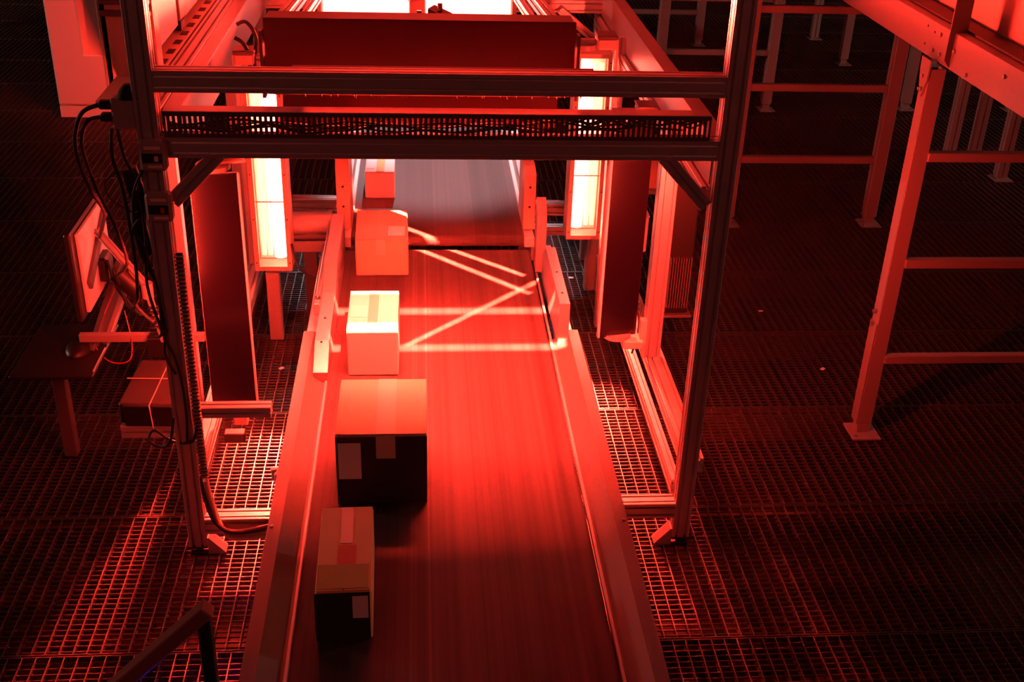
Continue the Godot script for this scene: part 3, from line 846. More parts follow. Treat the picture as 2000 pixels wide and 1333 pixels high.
# ---------- overhead conveyor at the right ----------
func overhead_conveyor() -> void:
	var t := thing("overhead_conveyor", "raised steel conveyor with a bolted red lit side beam and legs", "conveyor", Vector3(2.31, 0, -4.89))
	var x := 2.3
	var b := Sh.new()
	b.box(Vector3(x, 2.025, -3.9), Vector3(0.008, 0.155, 5.0), 0.001)
	b.box(Vector3(x + 0.03, 1.95, -3.9), Vector3(0.06, 0.008, 5.0), 0.001)
	b.box(Vector3(x + 0.03, 2.1, -3.9), Vector3(0.06, 0.008, 5.0), 0.001)
	var bm := part("side_beam", b, M.grey_paint, t)
	for q in [[2.065, -4.93], [2.06, -4.82], [2.03, -4.77], [1.985, -4.98], [1.985, -4.9], [1.985, -4.82], [1.97, -4.62], [2.05, -4.3]]:
		var s := Sh.new()
		bolt(s, Vector3(x - 0.004, q[0], q[1]), Vector3.LEFT, 0.009, 0.009)
		part("bolt", s, M.bolt_steel, bm)
	for q in [[2.07, -5.08], [2.06, -5.0], [1.99, -5.08]]:
		var s := Sh.new()
		bolt(s, Vector3(x - 0.004, q[0], q[1]), Vector3.LEFT, 0.006, 0.001)
		part("bolt_hole", s, M.dark_hole, bm)
	part("belt_edge", Sh.new().box(Vector3(x + 0.1, 2.108, -3.9), Vector3(0.1, 0.012, 5.0), 0.001), M.black_rubber, t)
	for k in 4:
		part("side_panel", Sh.new().box(Vector3(x + 0.17, 2.42, -5.9 + 1.0 * k), Vector3(0.01, 0.62, 0.985), 0.003), M.orange_paint, t)
	part("conveyor_bed", Sh.new().box(Vector3(x + 0.62, 2.08, -3.9), Vector3(0.9, 0.03, 5.0), 0.002), M.dark_paint, t)
	# bolted upright in front of the beam
	var up := Sh.new()
	up.ext(PackedVector2Array([Vector2(0, 0), Vector2(0.04, -0.05), Vector2(0.075, 0.02), Vector2(0.075, 0.9), Vector2(0, 0.9)]), Transform3D(Basis(Vector3.RIGHT, Vector3.UP, Vector3.BACK), Vector3(2.27, 1.985, -4.80)), 0.006)
	up.box(Vector3(2.347, 2.42, -4.83), Vector3(0.006, 0.9, 0.06), 0.001)
	part("upright", up, M.dark_paint, t)
	# main leg: channel with its web towards the viewer
	var lg := Sh.new()
	lg.box(Vector3(2.262, 0.99, -4.93), Vector3(0.006, 1.86, 0.075), 0.001)
	lg.box(Vector3(2.297, 0.99, -4.892), Vector3(0.072, 1.86, 0.006), 0.001)
	lg.box(Vector3(2.333, 0.99, -4.93), Vector3(0.006, 1.86, 0.075), 0.001)
	part("leg", lg, M.grey_paint, t)
	part("leg_sleeve", Sh.new().box(Vector3(2.256, 0.35, -4.93), Vector3(0.006, 0.58, 0.078), 0.001), M.grey_paint, t)
	var gs := Sh.new()
	gs.ext(PackedVector2Array([Vector2(-0.05, 0), Vector2(0.05, 0), Vector2(0.045, -0.06), Vector2(0.01, -0.17), Vector2(-0.01, -0.17), Vector2(-0.045, -0.09)]), Transform3D(Basis(Vector3(0, 0, -1), Vector3.UP, Vector3(1, 0, 0)), Vector3(2.25, 1.96, -4.93)), 0.008)
	var gp := part("gusset", gs, M.grey_paint, t)
	for q in [[1.88, -4.93], [1.825, -4.92], [1.82, -4.94]]:
		var s := Sh.new()
		bolt(s, Vector3(2.25, q[0], q[1]), Vector3.LEFT, 0.009, 0.008)
		part("bolt", s, M.bolt_steel, gp)
	var bf := Sh.new()
	for y in [0.63, 0.7]: bolt(bf, Vector3(2.253, y, -4.93), Vector3.LEFT, 0.011, 0.014)
	part("bolt", bf, M.bolt_steel, t)
	part("foot", foot_shape(Vector3(2.297, 0, -4.92)), M.grey_paint, t)
	for y in [1.515, 0.975, 0.445]:
		part("cross_bar", Sh.new().box(Vector3(2.86, y, -4.9), Vector3(1.06, 0.045, 0.045), 0.004), M.grey_paint, t)
	part("leg", Sh.new().box(Vector3(3.43, 1.02, -4.9), Vector3(0.08, 1.98, 0.075), 0.004), M.grey_paint, t)
	part("foot", foot_shape(Vector3(3.43, 0, -4.9)), M.grey_paint, t)

func foot_shape(p: Vector3) -> Sh:
	var s := Sh.new()
	s.box(p + Vector3(0, 0.007, 0.02), Vector3(0.15, 0.012, 0.16), 0.002)
	s.box(p + Vector3(0, 0.035, 0), Vector3(0.07, 0.05, 0.06), 0.003)
	s.tube([p + Vector3(-0.055, 0.012, 0.075), p + Vector3(-0.055, 0.03, 0.075)], 0.009, 6)
	return s

func supports() -> void:
	# ladder shaped support frames under a raised line: legs, crossbars, feet
	for f in [["near steel support frame with three crossbars behind the gantry post", -7.77, [2.265, 3.345], [0.5, 1.03, 1.57]], ["middle steel support frame seen over the cable channel", -10.66, [2.27, 3.345], [0.55, 1.05]], ["far steel support frame with its low bar near the top edge of the view", -13.2, [2.2, 3.235], [0.375, 0.95]], ["far steel support frame behind the raised side beam", -12.42, [4.71, 5.75], [0.6, 1.2]], ["steel support frame under the raised side beam, away from the gantry", -10.73, [4.775, 5.85], [0.6, 1.15]]]:
		var t := thing("support_frame", f[0], "support", Vector3((f[2][0] + f[2][1]) * 0.5, 0, f[1]), "steel support frames")
		for x in f[2]:
			part("leg", Sh.new().box(Vector3(x, 1.03, f[1]), Vector3(0.09, 1.94, 0.08), 0.004), M.grey_paint, t)
			part("foot", foot_shape(Vector3(x, 0, f[1])), M.grey_paint, t)
		for y in f[3]:
			part("crossbar", Sh.new().box(Vector3((f[2][0] + f[2][1]) * 0.5, y, f[1] + 0.005), Vector3(f[2][1] - f[2][0] - 0.09, 0.05, 0.05), 0.004), M.grey_paint, t)
		part("top_rail", Sh.new().box(Vector3((f[2][0] + f[2][1]) * 0.5, 2.02, f[1]), Vector3(f[2][1] - f[2][0] + 0.2, 0.06, 0.08), 0.004), M.grey_paint, t)
	for p in [[Vector3(4.83, 0, -8.75), "slotted steel post nearest the right edge, standing free"], [Vector3(4.87, 0, -9.35), "slotted steel post beside the nearest slotted post"], [Vector3(4.62, 0, -9.3), "slotted steel post with a cable clip, under the raised beam"], [Vector3(4.75, 0, -13.6), "thin steel post farthest back among the support frames"], [Vector3(-5.9, 0, -12.9), "lone red lit post in the dark behind the cabinet"]]:
		var t := thing("slotted_post", p[1], "post", p[0], "loose steel posts")
		var s := Sh.new()
		var q: Vector3 = p[0]
		part("post", s.profile(q + Vector3(0, 0.03, 0), q + Vector3(0, 1.9, 0), 0.09, 0.08, 1, 1), M.grey_paint, t)
		part("foot", foot_shape(q), M.grey_paint, t)

# ---------- cabinets and boxes at the left ----------
func enclosures() -> void:
	var t := thing("cabinet", "tall pale switch cabinet standing on a plinth in the dark aisle", "cabinet", Vector3(-2.87, 0, -10.5))
	part("body", Sh.new().box(Vector3(-2.87, 1.1, -10.5), Vector3(0.64, 1.97, 0.6), 0.006), M.white_paint, t)
	part("door", Sh.new().box(Vector3(-2.89, 1.1, -10.193), Vector3(0.58, 1.94, 0.014), 0.004), M.white_paint, t)
	part("plinth", Sh.new().box(Vector3(-2.87, 0.055, -10.5), Vector3(0.64, 0.105, 0.6), 0.004), M.white_paint, t)
	part("hinge", Sh.new().box(Vector3(-2.585, 0.35, -10.185), Vector3(0.02, 0.1, 0.02), 0.002), M.black_plastic, t)
	# inverter box on the post
	var b := thing("inverter_box", "grey finned enclosure fixed outside the gantry post near the sockets", "enclosure", Vector3(-1.12, 1.9, -4.55))
	part("body", Sh.new().box(Vector3(-1.11, 2.145, -4.55), Vector3(0.2, 0.49, 0.1), 0.006), M.orange_paint, b)
	part("back_plate", Sh.new().box(Vector3(-1.2, 2.145, -4.57), Vector3(0.035, 0.5, 0.14), 0.004), M.grey_plastic, b)
	part("gland_cover", Sh.new().tube([Vector3(-1.07, 1.84, -4.54), Vector3(-1.07, 1.9, -4.54)], 0.06, 16, 0.05), M.dark_paint, b)
	for k in 5:
		part("fin", Sh.new().box(Vector3(-1.11, 2.20 + 0.045 * k, -4.49), Vector3(0.19, 0.02, 0.03), 0.003), M.dark_paint, b)
	# pale control boxes over the left side rail
	for k in 3:
		var z0: float = [-4.66, -5.38, -6.02][k]
		var z1: float = [-5.2, -5.88, -6.6][k]
		var c := thing("control_box", ["pale control box nearest the gantry post over the slotted rail", "pale control box between two others over the slotted rail", "pale control box farthest along the slotted rail"][k], "enclosure", Vector3(-1.2, 1.97, (z0 + z1) * 0.5), "pale control boxes over the rail")
		part("body", Sh.new().box(Vector3(-1.2, 2.3, (z0 + z1) * 0.5), Vector3(0.28, 0.62, absf(z1 - z0)), 0.006), M.white_paint, c)
		part("corner_strip", Sh.new().box(Vector3(-1.1, 2.31, z1 - [0.09, 0.07, 0.06][k]), Vector3(0.1, 0.6, [0.17, 0.12, 0.1][k]), 0.004), M.grey_plastic, c)
		part("foot_bracket", Sh.new().box(Vector3(-1.1, 1.985, z1 - 0.06), Vector3(0.1, 0.04, 0.1), 0.004), M.black_plastic, c)
	var r := thing("perforated_rail", "steel strip with square holes under the pale control boxes", "rail", Vector3(-1.05, 1.94, -5.6))
	var s := Sh.new()
	s.box(Vector3(-1.09, 1.955, -5.6), Vector3(0.16, 0.012, 2.9), 0.001)
	part("strip", s, M.orange_paint, r)
	for k in 16:
		part("square_hole", Sh.new().box(Vector3(-1.035, 1.9615, -4.55 - 0.16 * k), Vector3(0.03, 0.003, 0.07), 0.0), M.dark_hole, r)
	part("support", Sh.new().box(Vector3(-1.12, 0.97, -5.0), Vector3(0.06, 1.94, 0.06), 0.004), M.sheet_steel, r)
	part("support", Sh.new().box(Vector3(-1.12, 0.97, -6.8), Vector3(0.06, 1.94, 0.06), 0.004), M.sheet_steel, r)
	# finned power unit and its box on the right side rail
	var p := thing("power_unit", "black finned power unit hung between the right gantry post and the mirror", "power unit", Vector3(1.3, 0.8, -5.2))
	part("body", Sh.new().box(Vector3(1.3, 0.98, -5.25), Vector3(0.13, 0.82, 0.16), 0.008), M.black_plastic, p)
	part("shelf", Sh.new().box(Vector3(1.3, 0.56, -5.25), Vector3(0.17, 0.015, 0.2), 0.003), M.dark_paint, p)
	for k in 9:
		part("fin", Sh.new().box(Vector3(1.248 + 0.013 * k, 0.75, -5.16), Vector3(0.005, 0.28, 0.03), 0.001), M.dark_paint, p)
	part("spiral_lead", spiral(Vector3(1.225, 1.2, -5.2), Vector3(1.225, 0.62, -5.2), 0.022, 13, 0.007), M.grey_plastic, p)
	part("hook", Sh.new().tube(Sh.spline([Vector3(1.27, 1.37, -5.18), Vector3(1.3, 1.36, -5.16), Vector3(1.34, 1.37, -5.18)], 4), 0.008, 8), M.bolt_steel, p)
	var bx := thing("junction_box", "bright lit junction box behind the right dark plate", "enclosure", Vector3(1.12, 0.75, -5.6))
	part("body", Sh.new().box(Vector3(1.14, 0.84, -5.62), Vector3(0.13, 0.2, 0.12), 0.006), M.white_paint, bx)
	part("lid", Sh.new().box(Vector3(1.14, 0.945, -5.62), Vector3(0.136, 0.012, 0.126), 0.003), M.white_paint, bx)
	part("bracket", Sh.new().box(Vector3(1.17, 0.575, -5.62), Vector3(0.03, 0.335, 0.03), 0.003), M.sheet_steel, bx)
	var cr := thing("carton_box", "small printed box on the bracket behind the right dark plate", "box", Vector3(1.14, 1.1, -5.65))
	part("body", Sh.new().box(Vector3(1.15, 1.17, -5.66), Vector3(0.17, 0.16, 0.14), 0.005), M.cardboard, cr)
	part("lid", Sh.new().box(Vector3(1.15, 1.257, -5.66), Vector3(0.178, 0.014, 0.148), 0.003), M.white_paint, cr)
	part("shelf", Sh.new().profile(Vector3(1.02, 1.065, -5.66), Vector3(1.24, 1.065, -5.66), 0.05, 0.05, 1, 1), M.aluminium, cr)

func spiral(a: Vector3, b: Vector3, r: float, turns: float, wire: float) -> Sh:
	var p := []
	var n := int(turns * 10)
	for i in n + 1:
		var k := float(i) / n
		p.append(a.lerp(b, k) + Vector3(cos(TAU * turns * k), 0, sin(TAU * turns * k)) * r)
	return Sh.new().tube(p, wire, 6)

# ---------- fittings on the left gantry post ----------
func post_devices() -> void:
	var s := thing("socket_box", "grey double socket box beside the left gantry post", "socket", Vector3(-1.03, 1.9, -4.0))
	part("body", Sh.new().box(Vector3(-1.04, 1.958, -4.03), Vector3(0.08, 0.11, 0.05), 0.005), M.grey_plastic, s)
	for k in 2:
		part("socket", Sh.new().tube([Vector3(-1.035, 1.984 - 0.05 * k, -4.006), Vector3(-1.035, 1.984 - 0.05 * k, -4.002)], 0.018, 16), M.grey_plastic, s)
	for k in 2:
		part("plug", Sh.new().box(Vector3(-1.1, 1.985 - 0.045 * k, -4.03), Vector3(0.05, 0.03, 0.035), 0.006), M.black_plastic, s)
	part("dome", Sh.new().tube([Vector3(-1.02, 2.01, -4.04), Vector3(-1.02, 2.04, -4.04), Vector3(-1.02, 2.055, -4.04)], 0.045, 16, 0.015), M.black_plastic, s)
	for k in 2:
		var y := 1.82 if k == 0 else 1.625
		var d := thing("switch_unit", ["grey switch unit on the left gantry post just under the cable tray", "grey switch unit on the left gantry post level with the brace foot"][k], "switch", Vector3(-0.94, y, -3.97), "switch units on the gantry post")
		part("body", Sh.new().box(Vector3(-0.945, y, -3.975), Vector3(0.095, 0.11, 0.05), 0.01), M.grey_plastic, d)
		part("label_strip", Sh.new().box(Vector3(-0.942, y + 0.033, -3.949), Vector3(0.056, 0.012, 0.003), 0.001), M.pale_label, d)
		part("recess", Sh.new().box(Vector3(-0.945, y - 0.005, -3.949), Vector3(0.07, 0.035, 0.003), 0.001), M.black_plastic, d)
		part("toggle", Sh.new().box(Vector3(-0.93, y - 0.005, -3.945), Vector3(0.014, 0.02, 0.012), 0.003), M.red_plastic if k else M.pale_label, d)
		part("label_strip", Sh.new().box(Vector3(-0.938, y - 0.036, -3.949), Vector3(0.05, 0.01, 0.003), 0.001), M.pale_label, d)
	# ribbed cable chain down the inner side of the post
	var c := thing("cable_chain", "black ribbed cable chain running down the left gantry post", "cable chain", Vector3(-0.89, 0.3, -4.0))
	part("band", Sh.new().box(Vector3(-0.9, 0.86, -3.995), Vector3(0.026, 1.14, 0.012), 0.002), M.black_rubber, c)
	for k in 66:
		part("rib", Sh.new().box(Vector3(-0.9, 1.42 - 0.0172 * k, -3.985), Vector3(0.036, 0.006, 0.014), 0.001), M.grey_plastic, c)
	for k in 3:
		single("conduit", Sh.new().tube(Sh.spline([Vector3(-0.908 + 0.008 * k, 0.42, -3.985 + 0.01 * k), Vector3(-0.905 + 0.01 * k, 0.32, -3.985), Vector3(-0.87 + 0.01 * k, 0.2 - 0.012 * k, -3.97), Vector3(-0.79, 0.155 - 0.018 * k, -3.96), Vector3(-0.6, 0.185 - 0.022 * k, -3.97), Vector3(-0.45, 0.2 - 0.022 * k, -4.0)], 6), 0.011 if k != 1 else 0.008, 10), [M.black_rubber, M.grey_plastic, M.orange_paint][k], ["black conduit bending from the post foot to the conveyor, uppermost of three", "thin grey conduit bending from the post foot to the conveyor", "pale conduit bending from the post foot to the conveyor, lowest of three"][k], "conduit", "conduits at the post foot")
	# loose black cables hanging at the outer side of the post
	var runs := [
		[Vector3(-1.12, 1.985, -4.03), Vector3(-1.19, 1.95, -4.02), Vector3(-1.235, 1.82, -4.05), Vector3(-1.225, 1.66, -4.1), Vector3(-1.21, 1.52, -4.2), Vector3(-1.3, 1.36, -4.5), Vector3(-1.42, 1.15, -4.8)],
		[Vector3(-1.12, 1.94, -4.03), Vector3(-1.17, 1.925, -4.02), Vector3(-1.21, 1.83, -4.05), Vector3(-1.2, 1.66, -4.1), Vector3(-1.15, 1.5, -4.1), Vector3(-1.15, 1.3, -4.2), Vector3(-1.28, 1.1, -4.5), Vector3(-1.33, 0.95, -4.7)],
		[Vector3(-1.07, 1.91, -4.02), Vector3(-1.06, 1.8, -4.02), Vector3(-1.03, 1.7, -4.02), Vector3(-1.02, 1.5, -4.02), Vector3(-1.03, 1.3, -3.99), Vector3(-0.99, 1.1, -3.975), Vector3(-0.95, 0.95, -3.98), Vector3(-0.94, 0.75, -3.98), Vector3(-0.95, 0.6, -3.98)],
		[Vector3(-1.09, 1.9, -4.02), Vector3(-1.1, 1.8, -4.02), Vector3(-1.08, 1.66, -4.02), Vector3(-1.07, 1.4, -4.02), Vector3(-1.1, 1.2, -4.1), Vector3(-1.15, 1.08, -4.25), Vector3(-1.1, 0.98, -4.3), Vector3(-1.06, 1.06, -4.2)],
		[Vector3(-0.99, 1.76, -3.98), Vector3(-1.03, 1.68, -3.98), Vector3(-1.05, 1.55, -4.0), Vector3(-1.04, 1.42, -4.0), Vector3(-1.0, 1.3, -4.0), Vector3(-1.0, 1.1, -4.0), Vector3(-1.05, 1.02, -4.1)],
		[Vector3(-1.0, 1.6, -3.98), Vector3(-1.06, 1.52, -4.0), Vector3(-1.03, 1.46, -4.0), Vector3(-0.99, 1.25, -3.99), Vector3(-0.98, 1.12, -3.99), Vector3(-1.0, 1.0, -4.0), Vector3(-0.96, 0.92, -3.97)],
		[Vector3(-1.1, 1.73, -4.05), Vector3(-1.15, 1.68, -4.06), Vector3(-1.14, 1.62, -4.06), Vector3(-1.06, 1.58, -4.03), Vector3(-1.02, 1.6, -4.0)],
		[Vector3(-1.0, 0.7, -4.0), Vector3(-1.02, 0.6, -4.0), Vector3(-1.06, 0.55, -4.02), Vector3(-1.12, 0.56, -4.05), Vector3(-1.1, 0.6, -4.07), Vector3(-1.02, 0.57, -4.03), Vector3(-0.93, 0.6, -3.985), Vector3(-0.9, 0.7, -3.985)]]
	var names := ["outermost black cable sweeping from the sockets to the screen", "second black cable sweeping from the sockets to the screen arm", "long black cable hanging from the sockets down the post face", "black cable from the sockets that loops beside the screen arm", "black cable from the upper switch unit hanging past the lower one", "black cable from the lower switch unit hanging down the post", "thin looped cable beside the upper switch unit", "black cable coiled under the strapped black box"]
	for k in runs.size():
		single("cable", Sh.new().tube(Sh.spline(runs[k], 7), [0.008, 0.007, 0.006, 0.007, 0.006, 0.005, 0.003, 0.006][k], 7), M.black_rubber, names[k], "cable", "loose cables at the gantry post")
	var fer := Sh.new()
	single("cable_bundle", fer.tube(Sh.spline([Vector3(-1.06, 1.74, -4.06), Vector3(-1.04, 1.62, -4.06), Vector3(-1.05, 1.5, -4.06), Vector3(-1.03, 1.4, -4.06)], 6), 0.03, 10), M.black_rubber, "thick black wrapped cable bundle behind the switch units", "cable")
	# strapped black unit low on the post
	var p := thing("battery_box", "black boxed unit strapped with a pale cord low beside the left post", "power unit", Vector3(-1.14, 0.5, -4.4))
	part("body", Sh.new().box(Vector3(-1.15, 0.58, -4.42), Vector3(0.24, 0.1, 0.38), 0.006, Basis(Vector3.UP, -0.05)), M.unit_paint, p)
	part("front_panel", Sh.new().box(Vector3(-1.14, 0.575, -4.222), Vector3(0.235, 0.1, 0.014), 0.004, Basis(Vector3.UP, -0.05)), M.black_plastic, p)
	part("cord", Sh.new().tube([Vector3(-1.285, 0.634, -4.44), Vector3(-1.025, 0.634, -4.43)], 0.003, 6), M.orange_paint, p)
	part("cord", Sh.new().tube([Vector3(-1.13, 0.634, -4.62), Vector3(-1.145, 0.634, -4.21), Vector3(-1.14, 0.52, -4.208)], 0.003, 6), M.orange_paint, p)
	part("bracket", Sh.new().profile(Vector3(-1.28, 0.495, -4.25), Vector3(-1.0, 0.495, -4.25), 0.06, 0.06, 1, 1), M.aluminium, p)

# ---------- screen on its arm, keyboard tray ----------
func workstation() -> void:
	var m := thing("monitor", "black framed screen seen from its lit back beside the left post", "monitor", Vector3(-1.5, 0.8, -4.9))
	part("case", Sh.new().box(Vector3(-1.515, 1.01, -4.91), Vector3(0.03, 0.42, 0.52), 0.01), M.black_plastic, m)
	part("back_cover", Sh.new().box(Vector3(-1.49, 1.01, -4.93), Vector3(0.02, 0.38, 0.44), 0.008), M.white_paint, m)
	part("mount_rail", Sh.new().box(Vector3(-1.472, 1.05, -4.92), Vector3(0.02, 0.05, 0.44), 0.004, Basis(Vector3.RIGHT, 0.5)), M.dark_paint, m)
	part("connector_block", Sh.new().box(Vector3(-1.465, 0.93, -4.98), Vector3(0.05, 0.12, 0.12), 0.01), M.black_plastic, m)
	var a := thing("screen_arm", "jointed metal arm reaching from the left post to the screen", "arm", Vector3(-1.2, 0.9, -4.6))
	part("upper_link", Sh.new().profile(Vector3(-1.44, 1.16, -4.85), Vector3(-1.19, 1.0, -4.6), 0.03, 0.03, 1, 1), M.aluminium, a)
	part("joint", Sh.new().tube([Vector3(-1.19, 1.02, -4.6), Vector3(-1.19, 0.95, -4.6)], 0.026, 12), M.aluminium, a)
	part("lower_link", Sh.new().bar(Vector3(-1.19, 0.98, -4.6), Vector3(-1.15, 0.72, -4.62), 0.028, 0.02), M.aluminium, a)
	part("pivot", Sh.new().tube([Vector3(-1.33, 1.03, -4.69), Vector3(-1.22, 0.93, -4.66)], 0.05, 12), M.black_plastic, a)
	part("base_block", Sh.new().box(Vector3(-1.16, 0.68, -4.66), Vector3(0.14, 0.1, 0.07), 0.005), M.black_plastic, a)
	part("post_bar", Sh.new().box(Vector3(-1.27, 0.69, -4.72), Vector3(0.56, 0.04, 0.03), 0.003), M.grey_paint, a)
	part("spiral_lead", spiral(Vector3(-1.17, 0.92, -4.58), Vector3(-1.17, 0.8, -4.58), 0.02, 5, 0.004), M.black_rubber, a)
	var t := thing("keyboard_tray", "black sloping tray with upright side plates below the screen", "tray", Vector3(-1.6, 0.5, -4.8))
	part("shelf", Sh.new().box(Vector3(-1.62, 0.62, -4.72), Vector3(0.36, 0.02, 0.5), 0.006), M.black_plastic, t)
	part("side_plate", Sh.new().bar(Vector3(-1.5, 0.6, -4.72), Vector3(-1.42, 0.88, -5.1), 0.03, 0.09, 0.004), M.dark_paint, t)
	part("strut", Sh.new().bar(Vector3(-1.46, 0.61, -4.76), Vector3(-1.37, 0.86, -5.02), 0.028, 0.022), M.aluminium, t)
	part("edge_rail", Sh.new().bar(Vector3(-1.445, 0.632, -4.5), Vector3(-1.445, 0.632, -4.72), 0.006, 0.012), M.aluminium, t)
	part("support", Sh.new().box(Vector3(-1.7, 0.31, -4.8), Vector3(0.06, 0.61, 0.06), 0.004), M.dark_paint, t)
	var hs := thing("mouse", "black glossy mouse lying on the keyboard tray", "mouse", Vector3(-1.56, 0.63, -4.72))
	var dome := Sh.new()
	var N := 12
	for i in N:
		for j in 5:
			var q := []
			var nn := []
			for d in [[0, 0], [1, 0], [1, 1], [0, 1]]:
				var an: float = TAU * (i + d[0]) / N
				var el: float = PI * 0.5 * (j + d[1]) / 5.0
				var dir := Vector3(cos(an) * cos(el), sin(el), sin(an) * cos(el))
				q.append(Vector3(-1.56, 0.631, -4.72) + dir * Vector3(0.06, 0.04, 0.1))
				nn.append((dir / Vector3(0.06, 0.04, 0.1)).normalized())
			dome.smooth([q[0], q[1], q[2]], [nn[0], nn[1], nn[2]])
			dome.smooth([q[0], q[2], q[3]], [nn[0], nn[2], nn[3]])
	part("shell", dome, M.black_plastic, hs)
	single("cable", Sh.new().tube(Sh.spline([Vector3(-1.42, 0.84, -4.95), Vector3(-1.46, 0.75, -4.85), Vector3(-1.5, 0.66, -4.75), Vector3(-1.42, 0.6, -4.66), Vector3(-1.32, 0.62, -4.62), Vector3(-1.31, 0.68, -4.68), Vector3(-1.37, 0.76, -4.85)], 7), 0.003, 6), M.red_plastic, "thin red lead looping beside the keyboard tray", "cable")
	var lm := thing("cable_loom", "loose loom of black cables drooping from the screen connector to its arm", "cables", Vector3(-1.35, 0.8, -4.85))
	for k in 4:
		part("cable", Sh.new().tube(Sh.spline([Vector3(-1.46 + 0.01 * k, 0.98, -4.97 + 0.02 * k), Vector3(-1.4, 0.9 - 0.02 * k, -4.9), Vector3(-1.36 + 0.02 * k, 0.8 - 0.02 * k, -4.85), Vector3(-1.3, 0.82, -4.75), Vector3(-1.24, 0.92 - 0.01 * k, -4.68)], 7), 0.006, 6), M.black_rubber, lm)

# ---------- clamps, drive, rail, small things ----------
func swivel_clamp(label: String, p: Vector3, sg: float, hang := true) -> void:
	var t := thing("swivel_clamp", label, "clamp", p, "swivel clamps")
	part("block", Sh.new().box(p + Vector3(0, 0.03, 0), Vector3(0.085, 0.05, 0.1), 0.008), M.cream_paint, t)
	part("cap", Sh.new().box(p + Vector3(0, 0.06, 0), Vector3(0.09, 0.012, 0.105), 0.004), M.dark_paint, t)
	part("arm", Sh.new().box(p + Vector3(-sg * 0.1, 0.03, 0), Vector3(0.12, 0.022, 0.04), 0.005), M.sheet_steel, t)
	part("disc", Sh.new().tube([p + Vector3(-sg * 0.09, 0.0, 0.01), p + Vector3(-sg * 0.09, 0.022, 0.01)], 0.045, 18), M.sheet_steel, t)
	if hang: part("blade", Sh.new().box(p + Vector3(sg * 0.045, -0.03, 0.02), Vector3(0.008, 0.16, 0.05), 0.003), M.cream_paint, t)

func clamps() -> void:
	swivel_clamp("pale swivel clamp at the end of the dark hood over the workstation side lamp", Vector3(-0.735, 1.905, -4.9), -1.0)
	swivel_clamp("pale swivel clamp at the end of the dark hood beside the cable channel", Vector3(0.8, 1.99, -4.9), 1.0)
	swivel_clamp("pale swivel clamp just above the cable tray at the right dark plate", Vector3(1.0, 1.685, -4.9), 1.0, false)
	single("cable", Sh.new().tube(Sh.spline([Vector3(-0.76, 2.07, -4.9), Vector3(-0.72, 2.08, -4.9), Vector3(-0.685, 2.02, -4.9), Vector3(-0.695, 1.93, -4.9), Vector3(-0.7, 1.84, -4.9)], 6), 0.008, 8), M.black_rubber, "black cable arching over the clamp beside the hood", "cable")
	single("cable", Sh.new().tube(Sh.spline([Vector3(-0.77, 2.02, -4.88), Vector3(-0.74, 2.0, -4.88), Vector3(-0.72, 1.96, -4.88), Vector3(-0.71, 1.86, -4.88)], 6), 0.009, 8), M.black_rubber, "short black cable running into the clamp beside the hood", "cable")
	var ld := thing("cable_loom", "tangle of thin black leads behind the right dark plate", "cables", Vector3(1.07, 0.45, -5.1))
	for k in 3:
		part("cable", Sh.new().tube(Sh.spline([Vector3(1.11, 0.9 - 0.03 * k, -5.2), Vector3(1.07 - 0.02 * k, 0.8, -5.15), Vector3(1.03 - 0.01 * k, 0.7 - 0.02 * k, -5.1), Vector3(1.07, 0.64, -5.1), Vector3(1.1, 0.66 - 0.04 * k, -5.1), Vector3(1.09, 0.5, -5.05), Vector3(1.06, 0.43, -5.0)], 6), 0.005, 6), M.black_rubber, ld)

